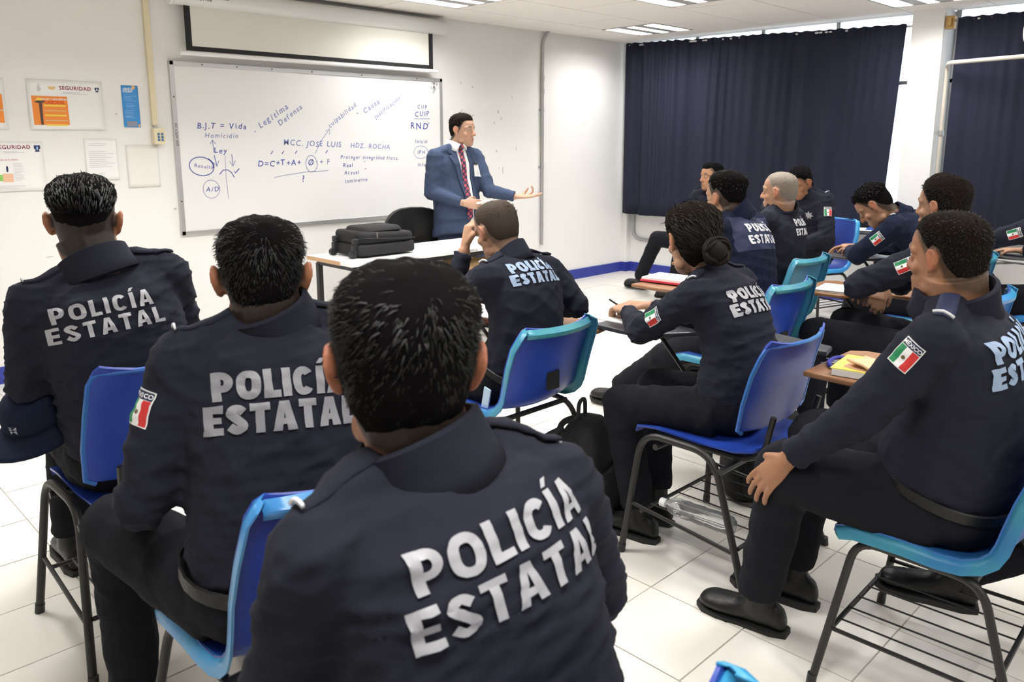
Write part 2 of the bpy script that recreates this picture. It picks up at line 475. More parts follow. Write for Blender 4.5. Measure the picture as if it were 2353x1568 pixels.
# curtains
def curtain(y0, y1, x, z0, z1, amp, seed, label, slantr=0., drop=0., heavy=0.):
    n = 300; rows = 14
    mb = MB(); V = []; rr = random.Random(seed)
    ph = [rr.uniform(0, 6.28) for _ in range(6)]
    for i in range(n + 1):
        s = i / n
        y = y0 + (y1 - y0) * s
        L = (y1 - y0)
        f1 = math.sin(s * L * 19 + ph[0] + 2.2 * math.sin(s * L * 3.3 + ph[1])); f2 = math.sin(s * L * 58 + ph[2] + 2 * math.sin(s * L * 9 + ph[3])); f3 = math.sin(s * L * 5.5 + ph[4])
        for j in range(rows + 1):
            t = j / rows                       # 0 top, 1 bottom
            env = .35 + .65 * min(1, t * 2.2)
            hv = 1 + heavy * max(0, min(1, (s - .55) / .25)) * (1 - max(0, (s - .93) / .07))
            d = amp * hv * (.85 * f1 * env * (.55 + .45 * f3) + .25 * f2 * (1 - .6 * t) + .3 * f3)
            gather = .005 * math.sin(s * L * 140) * max(0, 1 - t * 12)
            yy_ = y + slantr * t * (1 - s if slantr > 0 else s)
            zt = z1 - drop * (1 - s); zz = zt + (z0 - zt) * t + .004 * math.sin(s * L * 9 + ph[5]) * (t > .99) + .004 * math.sin(s * L * 60) * (t < .01)
            V.append((x + d + gather, yy_, zz))
    F = [(i * (rows + 1) + j, (i + 1) * (rows + 1) + j, (i + 1) * (rows + 1) + j + 1, i * (rows + 1) + j + 1) for i in range(n) for j in range(rows)]
    mb.add(V, F)
    e = empty('curtain', (x, (y0 + y1) / 2, z0))
    c = obj('cloth', mb, CURT, e)
    md = c.modifiers.new('thickness', 'SOLIDIFY'); md.thickness = .003
    obj('curtain_rod', MB().tube([(x + .02, y0 - .04, z1 - .02 - drop), (x + .02, y1 + .02, z1 - .02)], .009, 8), ALU, e)
    tag(e, label, 'curtain', 'navy window curtains')
curtain(2.632, 5.515, 7.17, .66, 2.475, .030, 3, 'long navy curtain hanging between the front corner and the white pillar', .08, .075, 1.3)
curtain(-.25, 2.245, 7.17, .66, 2.415, .026, 9, 'navy curtain to the right of the white pillar, cut by the picture edge', 0., .02)
e = obj('curtain_bracket', MB().b2((7.14, 2.262, 2.33), (7.20, 2.328, 2.43)).b2((7.11, 2.275, 2.35), (7.14, 2.30, 2.41)), mat('varnished_wood', (.42, .25, .07), .5), loc=(7.17, 2.3, 2.38), smooth=False, bevel=.004)
tag(e, 'small varnished wood block on the right side of the white pillar', 'bracket')

# conduits
o = obj('electrical_conduit', MB().tube(bendpath([(5.945, YF - .06, ZC + .02), (5.90, YF - .02, ZC - .09), (5.905, YF - .018, .42)], .05), .0155, 10), GALV, loc=(5.9, YF - .02, .4))
for zz in (1.93, 2.05, .62): obj('coupling', MB().tube([(5.904, YF - .018, zz - .025), (5.904, YF - .018, zz + .025)], .019, 10), GALV, o)
for zz in (1.75, 1.2): obj('strap', MB().b2((5.87, YF - .012, zz - .008), (5.94, YF, zz + .008)), GALV, o, smooth=False)
tag(o, 'grey steel conduit running down the front wall right of the whiteboard', 'conduit')
o = obj('electrical_conduit', MB().tube(bendpath([(XW - .02, 5.45, .80), (XW - .02, 5.45, .42), (XW - .02, 5.38, .37), (XW - .02, 4.3, .37)], .12), .018, 10), GALV, loc=(XW - .02, 5.4, .4))
tag(o, 'grey steel conduit bending below the left end of the curtain', 'conduit')
o = obj('electrical_conduit', MB().tube(bendpath([(7.20, 2.30, .5), (7.20, 2.30, 2.05), (7.05, 2.24, 2.06), (6.75, 1.2, 2.06)], .04), .016, 10), mat('beige_pvc', (.62, .57, .49), .5), loc=(7.2, 2.3, .5))
obj('coupling', MB().tube([(7.20, 2.30, 1.5), (7.20, 2.30, 1.54)], .022, 10), GALV, o)
tag(o, 'beige pipe climbing the white pillar and turning right across the curtain', 'conduit')
# rounded white wall unit at the right edge (fan hub)
e = empty('wall_fan', (6.98, 1.68, 2.15))
fan = MB().tube([(6.98, 1.72, 2.24), (6.98, 1.69, 2.24), (6.98, 1.60, 2.24)], [.07, .125, .125], 24)
obj('motor_housing', fan, WHITE, e)
obj('mount', MB().tube([(6.98, 1.64, 2.24), (7.20, 1.64, 2.24)], .02, 10), WHITE, e)
for k in range(3):
    a = k * 2.094 + .4
    bl = MB(); bl.box((6.98 + math.cos(a) * .0, 1.56, 2.24), (.30, .006, .09), Matrix.Rotation(a, 3, 'Y'))
    obj('blade', bl, WHITE, e, smooth=False)
tag(e, 'rounded white wall fan at the right edge before the curtain', 'fan')

# ------------------------------------------------------------------ projection screen, whiteboard
FX, FZ, FN = (1, 0, 0), (0, 0, 1), (0, -1, 0)
e = empty('projection_screen', (3.45, YF - .06, 2.03))
o = obj('screen_case', MB().tube([(2.30, YF - .075, 2.40), (2.305, YF - .075, 2.40), (4.615, YF - .075, 2.40), (4.64, YF - .075, 2.40)], [.05, .062, .062, .045], 20), mat('screen_case_enamel', (.74, .75, .73), .4), e)
obj('end_cap', MB().tube([(2.28, YF - .075, 2.40), (2.30, YF - .075, 2.40)], .064, 16), WHITE, e)
t = MB()
bv = bvh_of(MB().tube([(2.30, YF - .075, 2.40), (4.64, YF - .075, 2.40)], .062, 32))
decal(t, text_flat('SSP-AFEY-06', .034, 0, .1, 1.05, 'LEFT'), (2.36, YF - .13, 2.372), FX, FZ, (0, -1, -.25), bv, .001, maxlen=.02)
decal(t, text_flat('9-20868', .034, 0, .15, 1.0, 'LEFT'), (2.555, YF - .13, 2.392), FX, FZ, (0, -1, -.1), bv, .001, maxlen=.02)
obj('case_lettering', t, mat('black_marker_ink', (.02, .02, .02), .7), o, smooth=False)
obj('screen_fabric', MB().b2((2.375, YF - .077, 2.05), (4.485, YF - .074, 2.39)), mat('screen_vinyl', (.74, .73, .67), .8), e, smooth=False)
bd = MB().b2((2.375, YF - .079, 2.052), (2.418, YF - .0765, 2.37)).b2((4.442, YF - .079, 2.052), (4.485, YF - .0765, 2.37)).b2((2.375, YF - .0792, 2.052), (4.485, YF - .0767, 2.082))
obj('black_border', bd, BLACKM, e, smooth=False)
obj('bottom_bar', MB().tube([(2.33, YF - .0755, 2.035), (4.53, YF - .0755, 2.035)], .015, 12), WHITE, e)
tag(e, 'partly lowered white projection screen with black border above the whiteboard', 'projection screen')

e = empty('whiteboard', (3.45, YF - .02, .82))
bx0, bx1, bz0, bz1 = 2.275, 4.63, .815, 1.985
surf = obj('writing_surface', MB().b2((bx0 + .02, YF - .016, bz0 + .02), (bx1 - .02, YF - .002, bz1 - .02)), BOARD, e, smooth=False)
for lo, hi in (((bx0, bz0), (bx1, bz0 + .03)), ((bx0, bz1 - .03), (bx1, bz1)), ((bx0, bz0), (bx0 + .03, bz1)), ((bx1 - .03, bz0), (bx1, bz1))):
    obj('frame_rail', MB().b2((lo[0], YF - .024, lo[1]), (hi[0], YF - .001, hi[1])), ALU, e, smooth=False, bevel=.003)
sc = MB()
for x in (2.5, 2.75, 3.02, 3.35, 3.8, 4.35): sc.tube([(x, YF - .026, bz1 - .015), (x, YF - .023, bz1 - .015)], .005, 8)
for z in (1.75, 1.05): sc.tube([(bx0 + .015, YF - .026, z), (bx0 + .015, YF - .023, z)], .005, 8)
obj('screws', sc, BLACKM, e)
t = MB(); flat_on(t, xf(text_flat('SSP-APEY-04', .026, 0, 0, 1.1), 0, 0, R(90)), (bx0 + .024, YF, 1.50), FX, FZ, FN, .0245); obj('rail_lettering', t, mat('black_marker_ink'), e, smooth=False)

def hw(s, x, z, size, rot=0., m=INK, off=.0012, sh=.12, sp=1.08):
    """hand lettering: each letter set with a little jitter of its own"""
    rr = random.Random(s + str(x)); px_ = 0.; mb = MB()
    for ch in s:
        if ch == ' ': px_ += size * .42; continue
        vf = text_flat(ch, size, off * size / .06 - .0006, sh, 1, 'LEFT')
        w = max(p[0] for p in vf[0]) if vf[0] else 0
        dx, dy = px_, rr.uniform(-.05, .05) * size
        q = xf(vf, 0, 0, rr.uniform(-.1, .1))
        q = [(a + dx, c + dy) for a, c in q[0]], q[1]
        flat_on(mb, xf(q, x, z, rot), (0, YF, 0), FX, FZ, FN, .0168)
        px_ += w * sp + size * .10
    obj('handwriting', mb, m, surf, smooth=False)
def ln(pts, w=.006, m=INK):
    mb = MB(); flat_on(mb, stroke(pts, w), (0, YF, 0), FX, FZ, FN, .0169); obj('marker_line', mb, m, surf, smooth=False)
def ell(cx, cz, rx, rz, m=INK, w=.005, a0=0, a1=6.6, tilt=0):
    P = []
    for i in range(30):
        a = a0 + (a1 - a0) * i / 29; k = 1 + .05 * a / 6.3
        x, z = rx * math.cos(a) * k, rz * math.sin(a) * k
        P.append((cx + x * math.cos(tilt) - z * math.sin(tilt), cz + x * math.sin(tilt) + z * math.cos(tilt)))
    ln(P, w, m)
hw('B.J.T = Vida', 2.435, 1.545, .056, -.01)
hw('Homicidio', 2.485, 1.482, .046, -.01, INKF)
ln([(2.545, 1.38), (2.540, 1.462)], .005, INKF); ln([(2.522, 1.437), (2.54, 1.465), (2.562, 1.438)], .005, INKF)
hw('Ley', 2.545, 1.375, .055, -.02)
ln([(2.545, 1.36), (2.56, 1.285)], .007, INKF); ln([(2.535, 1.31), (2.56, 1.28), (2.575, 1.32)], .005, INKF)
ln([(2.675, 1.365), (2.68, 1.285)], .006, INKF); ln([(2.655, 1.315), (2.68, 1.28), (2.70, 1.32)], .005, INKF)
ln([(2.625, 1.355), (2.622, 1.22), (2.63, 1.05)], .003, INKF)
ell(2.45, 1.285, .085, .062, INK, .006, 0, 7.4, -.15)
hw('Resulta', 2.395, 1.28, .036, -.12)
ln([(2.575, 1.225), (2.605, 1.255), (2.64, 1.255), (2.665, 1.235), (2.685, 1.2)], .006)
ln([(2.685, 1.245), (2.692, 1.23), (2.725, 1.262)], .007)
ell(2.508, 1.125, .058, .062, INKF, .004); hw('A/D', 2.468, 1.108, .046)
hw('-', 2.86, 1.51, .05, .3, INKF); hw('Legítima', 2.905, 1.545, .062, .56, INKF); hw('Defensa', 3.065, 1.565, .056, .60, INKF)
hw('MCC. JOSE LUIS', 3.085, 1.425, .060, -.035, INKF, sp=.98); hw('HDZ. ROCHA', 3.672, 1.405, .054, -.05, INKF, sp=.98)
hw('D=C+T+A+', 2.868, 1.275, .060, 0, sp=1.0); hw('+ F', 3.385, 1.278, .056, 0, INKF)
hw('Ø', 3.285, 1.27, .062, 0); ell(3.315, 1.285, .048, .062, INKF, .005)
for x in (2.985, 3.075, 3.185, 3.45): ln([(x - .006, 1.362), (x + .012, 1.385)], .006)
ln([(3.35, 1.36), (3.41, 1.46), (3.485, 1.545)], .004, INKF); ln([(3.45, 1.53), (3.488, 1.55), (3.488, 1.505)], .004, INKF)
ln([(2.995, 1.19), (3.1, 1.205), (3.25, 1.222), (3.46, 1.228)], .004, INKF); hw('?', 3.225, 1.15, .07)
hw('culpabilidad', 3.49, 1.555, .052, .60, INKF, sp=1.0)
hw('-', 3.745, 1.655, .06, .4, INKF); hw('Causa', 3.815, 1.672, .058, .50, INKF); hw('justificación', 3.925, 1.632, .050, .57, INKF, sp=.98)
hw('Proteger Integridad física.', 3.575, 1.318, .041, -.03, sp=1.02)
hw('Real', 3.595, 1.25, .043); hw('"', 3.79, 1.27, .04, 0, INKF); hw('Actual', 3.605, 1.193, .042); hw('"', 3.80, 1.21, .04); hw('Inminente', 3.61, 1.125, .042, .05)
hw('CUP', 4.355, 1.725, .045, .0); hw('CUIP', 4.325, 1.658, .058, .06); ln([(4.32, 1.64), (4.49, 1.643)], .005, INKF)
hw('RND', 4.275, 1.555, .076, 0); ln([(4.452, 1.6), (4.462, 1.588), (4.48, 1.612)], .006)
hw('Inicio', 4.325, 1.437, .046); ell(4.385, 1.36, .075, .052, INKF, .004); hw('IPH', 4.345, 1.345, .046); hw('Informe', 4.345, 1.24, .042)
sm = MB()
for _ in range(26): flat_on(sm, disc(4.545 + rng.normal(0, .022), 1.91 + rng.normal(0, .025), rng.uniform(.003, .011), 7), (0, YF, 0), FX, FZ, FN, .0166)
obj('smudge', sm, mat('marker_smudge', (.52, .52, .52), .8), surf, smooth=False)
tag(e, 'large wall whiteboard with blue handwriting and aluminium frame', 'whiteboard')

# raceway and socket box
o = obj('cable_raceway', MB().b2((2.135, YF - .028, 1.56), (2.172, YF, ZC)), CREAM, loc=(2.15, YF, 1.56), smooth=False, bevel=.004)
tag(o, 'cream vertical cable raceway left of the whiteboard', 'raceway')
e = empty('socket_box', (2.165, YF - .03, 1.44))
obj('box', MB().b2((2.128, YF - .055, 1.437), (2.202, YF, 1.542)), CREAM, e, smooth=False, bevel=.006)
for k in range(2):
    for q in range(3): obj('socket', MB().b2((2.150 + k * .024, YF - .058, 1.458 + q * .019), (2.164 + k * .024, YF - .054, 1.472 + q * .019)), mat('blue_socket', (.04, .14, .30), .5), e, smooth=False)
for s in (-1, 1): obj('wire', MB().tube([(2.155 + s * .004, YF - .02, 1.57), (2.165 + s * .014, YF - .025, 1.535)], .003, 6), PAPER, e)
tag(e, 'cream socket box with blue outlets hanging below the raceway', 'socket box')

# ------------------------------------------------------------------ paper on the front wall
MAROON = mat('maroon_print', (.22, .015, .05), .7); ORANGE = mat('orange_print', (.80, .25, .04), .7); YEL = mat('yellow_print', (.85, .62, .08), .7); SHIELDM = mat('dark_blue_print', (.02, .03, .10), .7)
GREYP = mat('grey_print', (.55, .55, .56), .8); LB = mat('leaflet_blue', (.04, .26, .62), .6); TAN = mat('tan_print', (.72, .45, .22), .7); BROWNP = mat('brown_print', (.10, .05, .04), .7); LG = mat('light_green_print', (.25, .55, .12), .7); PEACH = mat('peach_print', (.80, .50, .33), .7); PALEW = mat('pale_print', (.88, .88, .88), .7)
def sheet(name, x0, z0, x1, z1, m, label, cat, tilt=0., curl=.006):
    e = empty(name, ((x0 + x1) / 2, YF, z0))
    mb = MB(); n = 10
    pts = [(x0, z0), (x1, z0), (x1, z1), (x0, z1)]
    V = []
    for j in range(n + 1):
        for i in range(n + 1):
            u, v = i / n, j / n
            V.append((x0 + (x1 - x0) * u, YF - .003 - curl * (1 - v) ** 3 * (.4 + .6 * abs(math.sin(u * 3 + 1))), z0 + (z1 - z0) * v))
    F = [(j * (n + 1) + i, j * (n + 1) + i + 1, (j + 1) * (n + 1) + i + 1, (j + 1) * (n + 1) + i) for j in range(n) for i in range(n)]
    mb.add(V, F); base = obj('sheet', mb, m, e, smooth=True)
    base.modifiers.new('thickness', 'SOLIDIFY').thickness = .0006
    tag(e, label, cat)
    bv = bvh_of(mb)
    def prints(pname, vf, pm, off=.0012):
        k = MB(); 
        for q in (vf if isinstance(vf, list) else [vf]): decal(k, q, (0, YF, 0), FX, FZ, FN, bv, off, maxlen=.05, reach=.2)
        return obj(pname, k, pm, base, smooth=False)
    return e, prints
def lines(x0, x1, z, n, dz, h=.004, seed=1):
    rr = random.Random(seed); return [rect(x0, z - k * dz, x0 + (x1 - x0) * rr.uniform(.6, 1), z - k * dz + h) for k in range(n)]
def shield(x, z, s):
    return poly([(x - s, z + s * 1.1), (x + s, z + s * 1.1), (x + s * 1.05, z), (x + s * .5, z - s * .5), (x + s * .8, z - s * 1.2), (x - s * .8, z - s * 1.2), (x - s * .5, z - s * .5), (x - s * 1.05, z)])

e, pr = sheet('wall_poster', 1.42, 1.528, 1.848, 1.825, PAPER, 'white workplace safety poster with orange hammer picture on the left wall area', 'poster', curl=.01)
pr('heading', xf(text_flat('SEGURIDAD', .031, .0006, 0, 1.12), 1.69, 1.768), MAROON)
pr('small_print', lines(1.615, 1.765, 1.752, 2, .008, .0025), GREYP)
pr('crest', [xf(text_flat('o', .03), 1.487, 1.785)] + lines(1.475, 1.50, 1.778, 4, .008, .005), GREYP)
pr('gold_crest', [poly([(1.535, 1.785), (1.58, 1.785), (1.575, 1.772), (1.56, 1.764), (1.54, 1.772)])], mat('gold_print', (.75, .55, .25), .7))
pr('shield', shield(1.815, 1.775, .012), SHIELDM); pr('shield_figure', disc(1.815, 1.776, .004, 10, .008), PALEW, .002)
pr('picture', rect(1.441, 1.555, 1.638, 1.727), ORANGE)
pr('caption', [xf(text_flat('SALUD Y SEGURIDAD', .0155, .0003), 1.565, 1.704)], PALEW, .002)
pr('caption_word', [xf(text_flat('LABORAL', .026, .0012), 1.568, 1.682)], mat('red_orange_print', (.65, .08, .01), .7), .002)
pr('helmet', [poly([(1.462, 1.695), (1.468, 1.712), (1.48, 1.718), (1.492, 1.712), (1.498, 1.695)])], YEL, .002)
pr('hammer', [poly([(1.478, 1.556), (1.492, 1.556), (1.496, 1.685), (1.510, 1.690), (1.510, 1.699), (1.47, 1.700), (1.452, 1.690), (1.478, 1.684)])], BROWNP, .0024)
pr('yellow_bars', [rect(1.505, 1.666 - k * .029, 1.625, 1.676 - k * .029) for k in (0, 2, 4)], YEL, .002)
pr('pale_bars', [rect(1.505, 1.666 - k * .029 + (k == 3) * 0, 1.628, 1.672 - k * .029) for k in (1, 3)], TAN, .002)
e, pr = sheet('leaflet', 1.962, 1.547, 2.067, 1.811, LB, 'narrow blue leaflet taped between the poster and the raceway', 'leaflet', curl=.003)
pr('heading', [xf(text_flat('¿QUÉ ES', .018, .0006), 2.005, 1.783), xf(text_flat('CALEA?', .018, .0006), 2.0, 1.768)], PALEW)
pr('text_lines', lines(1.975, 2.055, 1.75, 5, .009, .002, 2) + lines(1.985, 2.05, 1.695, 4, .009, .002, 3) + lines(1.975, 2.055, 1.65, 6, .009, .002, 4), mat('pale_blue_print', (.35, .55, .85), .7))
pr('photo', rect(1.98, 1.552, 2.045, 1.585), mat('grey_photo_print', (.25, .26, .32), .7)); pr('orange_shape', [disc(2.038, 1.80, .012, 12), rect(2.05, 1.55, 2.064, 1.565)], TAN)
e, pr = sheet('wall_poster', 1.045, 1.162, 1.475, 1.456, PAPER, 'white poster with maroon heading and shield at the left picture edge, below the hammer poster', 'poster', curl=.008)
pr('heading', xf(text_flat('SEGURIDAD', .031, .0006, 0, 1.12), 1.316, 1.413), MAROON)
pr('small_print', lines(1.26, 1.38, 1.398, 2, .008, .0025), GREYP)
pr('shield', shield(1.443, 1.415, .017), SHIELDM); pr('shield_figure', disc(1.443, 1.416, .005, 10, .011), mat('pale_blue_print'), .002)
pr('red_line', [xf(text_flat('adas en la oficina', .014, 0), 1.285, 1.345)], mat('dull_red_print', (.5, .1, .08), .7))
pr('text_lines', lines(1.305, 1.36, 1.325, 12, .009, .002, 5) + lines(1.1, 1.38, 1.195, 3, .008, .002, 6), GREYP)
pr('drawing', [rect(1.15, 1.225, 1.245, 1.262)], LG); pr('orange_block', [rect(1.245, 1.218, 1.30, 1.268)], PEACH); pr('figure', [disc(1.272, 1.295, .006, 8, .02)], SHIELDM)
e, pr = sheet('wall_poster', .9, 1.528, 1.304, 1.822, PAPER, 'white poster with orange picture, cut by the left picture edge', 'poster')
pr('picture', [rect(1.1, 1.565, 1.288, 1.635), rect(1.1, 1.64, 1.288, 1.73)], ORANGE)
e, pr = sheet('notice', 1.708, 1.212, 1.906, 1.473, mat('white_paper'), 'typed white notice sheet pinned under the hammer poster', 'notice', curl=.006)
pr('text_lines', lines(1.735, 1.885, 1.44, 2, .01, .0025, 7) + lines(1.73, 1.885, 1.39, 9, .012, .0025, 8) + lines(1.78, 1.83, 1.255, 3, .01, .0025, 9), GREYP)
e, pr = sheet('notice', 1.958, 1.157, 2.166, 1.43, mat('aged_paper', (.80, .79, .75), .8), 'blank faded sheet on the wall below the socket box', 'notice', curl=.004)
# ------------------------------------------------------------------ teacher's table and the things on it
e = empty('teacher_table', (3.4, 4.3, 0))
tx0, tx1, ty0, ty1, tz = 2.66, 4.12, 4.05, 4.55, .74
WHITEL = mat('white_laminate', (.84, .84, .83), .3)
obj('table_top', MB().b2((tx0, ty0, tz - .025), (tx1, ty1, tz)), WHITEL, e, smooth=False, bevel=.002)
EDGE = mat('wood_edge_band', (.52, .33, .18), .5)
obj('edge_band', MB().b2((tx0 - .003, ty0 + .12, tz - .026), (tx0, ty1, tz - .001)), EDGE, e, smooth=False)
for x in (tx0 + .06, tx1 - .06):
    for y in (ty0 + .05, ty1 - .04): obj('leg', MB().b2((x - .016, y - .016, 0), (x + .016, y + .016, tz - .05)), STEEL, e, smooth=False)
for y in (ty0 + .05, ty1 - .04): obj('apron_rail', MB().b2((tx0 + .05, y - .012, tz - .06), (tx1 - .05, y + .012, tz - .0255)), STEEL, e, smooth=False)
for x in (tx0 + .06, tx1 - .06): obj('side_rail', MB().b2((x - .012, ty0 + .05, tz - .06), (x + .012, ty1 - .04, tz - .0255)), STEEL, e, smooth=False)
obj('lower_shelf', MB().b2((3.0, ty0 + .06, .36), (tx1 - .05, ty1 - .05, .378)), mat('dark_shelf', (.05, .04, .035), .6), e, smooth=False)
t = MB(); flat_on(t, text_flat('SSP-APEY-06', .02), (3.62, ty0, tz - .02), (1, 0, 0), (0, 0, 1), (0, -1, 0), .0035); obj('edge_lettering', t, mat('black_marker_ink'), e, smooth=False)
tag(e, 'long white-topped table with wood edge and dark steel legs before the whiteboard', 'table')

e = empty('carton', (3.75, 4.34, .378))
obj('box', MB().b2((3.42, 4.16, .379), (4.02, 4.5, .60)), CARD, e, smooth=False, bevel=.004)
obj('flap', MB().box((3.72, 4.13, .62), (.58, .12, .004), Matrix.Rotation(R(25), 3, 'X')), CARD, e, smooth=False)
t = MB(); flat_on(t, text_flat('E', .03), (3.97, 4.16, .43), (1, 0, 0), (0, 0, 1), (0, -1, 0), .002); flat_on(t, rect(-.03, 0, .02, .006), (3.9, 4.16, .54), (1, 0, 0), (0, 0, 1), (0, -1, 0), .002); obj('print', t, BLACKM, e, smooth=False)
tag(e, 'brown cardboard carton on the shelf under the white table', 'carton')

# trolley bag lying on the table
e = empty('trolley_bag', (3.03, 4.37, tz))
def rbox(x0, x1, y0, y1, z0, z1, r=.03, n=4, top=.02, lift=None):
    rings = []
    for z, ins in ((z0, .012), (z0 + .012, 0), (z1 - top, 0), (z1 - top * .3, top * .35), (z1, top)):
        ring = []
        for cx, cy, a0 in ((x1 - r, y1 - r, 0), (x0 + r, y1 - r, 90), (x0 + r, y0 + r, 180), (x1 - r, y0 + r, 270)):
            for k in range(n + 1):
                a = R(a0 + 90 * k / n); rr = max(r - ins, .004)
                p = [cx + math.cos(a) * rr, cy + math.sin(a) * rr, z]
                if lift: p[2] += lift(p[0], p[1]) * (z - z0) / (z1 - z0)
                ring.append(tuple(p))
        rings.append(ring)
    return MB().loft(rings)
obj('lower_body', rbox(2.80, 3.24, 4.16, 4.49, tz + .012, tz + .085, .04), SUITCASE, e)
obj('upper_body', rbox(2.81, 3.235, 4.17, 4.485, tz + .085, tz + .155, .05, lift=lambda x, y: (x - 3.0) * -.05), SUITCASE, e)
obj('front_pocket', rbox(2.86, 3.17, 4.19, 4.45, tz + .15, tz + .185, .06, top=.025), SUITCASE, e)
z = MB(); z.tube(smoothpath([(2.83, 4.165, tz + .125), (3.0, 4.16, tz + .112), (3.23, 4.165, tz + .10)]), .004, 6); obj('zip', z, BLACKM, e)
obj('zip_pull', MB().b2((2.93, 4.166, tz + .12), (2.94, 4.172, tz + .158)), METAL, e, smooth=False)
for y in (4.21, 4.43):
    obj('wheel', MB().tube([(2.775, y - .014, tz + .024), (2.775, y + .014, tz + .024)], .023, 14), BLACK, e)
    obj('wheel_bracket', MB().b2((2.775, y - .018, tz + .03), (2.806, y + .018, tz + .085)), BLACK, e, smooth=False, bevel=.005)
    obj('corner_guard', MB().b2((2.78, y - .02, tz + .085), (2.82, y + .02, tz + .125)), BLACK, e, smooth=False, bevel=.008)
tag(e, 'black nylon trolley bag lying flat on the white table', 'bag')

# office chair behind the table
e = empty('office_chair', (3.82, 5.02, 0))
ring = []
bk = MB(); rings = []
for s, yy_ in ((0.0, .0), (.75, .0), (.97, .012), (1., .03), (.97, .05), (.75, .066), (0.001, .072)):
    rg = []
    for k in range(28):
        a = 2 * math.pi * k / 28
        x = .33 * math.copysign(abs(math.cos(a)) ** .75, math.cos(a)) * s; zz = .235 * math.copysign(abs(math.sin(a)) ** .85, math.sin(a)) * s
        rg.append((3.80 + x, 4.90 + yy_ + .09 * (x / .33) ** 2 * -1 + .05 * (zz + .2), .725 + zz))
    rings.append(rg)
obj('backrest', bk.loft(rings), LEATHER, e)
obj('seat', rbox(3.58, 4.06, 4.98, 5.42, .42, .50, .1, top=.03), LEATHER, e)
obj('gas_column', MB().tube([(3.82, 5.2, .08), (3.82, 5.2, .43)], .028, 12), STEEL, e)
obj('back_bracket', MB().tube(bendpath([(3.82, 5.1, .42), (3.82, 4.99, .43), (3.82, 4.985, .7)], .05), .02, 8), STEEL, e)
for k in range(5):
    a = k * 1.2566; c, s = math.cos(a), math.sin(a)
    obj('base_arm', MB().tube([(3.82, 5.2, .10), (3.82 + c * .26, 5.2 + s * .26, .075)], [.025, .016], 8), BLACK, e)
    obj('caster', MB().ball((3.82 + c * .265, 5.2 + s * .265, .032), .03), BLACK, e)
tag(e, 'black leather office chair with rounded back behind the white table', 'chair')

# ------------------------------------------------------------------ tablet-arm chairs
def L2W(loc, yaw):
    c, s = math.cos(yaw), math.sin(yaw)
    return lambda p: (loc[0] + p[0] * c - p[1] * s, loc[1] + p[0] * s + p[1] * c, p[2])
def grid_shell(prof, xs, th, m_obj):
    """prof: list of (y,z,halfwidth,dish) ; returns closed thick shell as MB in local coords"""
    n = len(xs); top = []; bot = []
    P = [np.array([p[0], p[1]]) for p in prof]
    for i, (y, z, w, d) in enumerate(prof):
        t = P[min(i + 1, len(P) - 1)] - P[max(i - 1, 0)]; t = t / np.linalg.norm(t); nn = np.array([-t[1], t[0]])   # points up/forward
        for u in xs:
            k = d * (u * u)
            top.append((w * u, y + nn[0] * k, z + nn[1] * k)); bot.append((w * u, y + nn[0] * (k - th), z + nn[1] * (k - th)))
    mb = MB(); N = len(top); V = top + bot; F = []
    for i in range(len(prof) - 1):
        for j in range(n - 1):
            a = i * n + j; F.append((a, a + 1, a + n + 1, a + n)); F.append((N + a, N + a + n, N + a + n + 1, N + a + 1))
    for i in range(len(prof) - 1):
        a = i * n; F.append((a, a + n, N + a + n, N + a)); a = i * n + n - 1; F.append((a, N + a, N + a + n, a + n))
    for j in range(n - 1):
        a = j; F.append((a, N + a, N + a + 1, a + 1)); a = (len(prof) - 1) * n + j; F.append((a, a + 1, N + a + 1, N + a))
    mb.add(V, F); return mb
XS = [-1, -.93, -.8, -.55, -.28, 0, .28, .55, .8, .93, 1]
def W(mb, T):
    r = MB(); r.v = [T(p) for p in mb.v]; r.f = mb.f; r.m = mb.m; return r

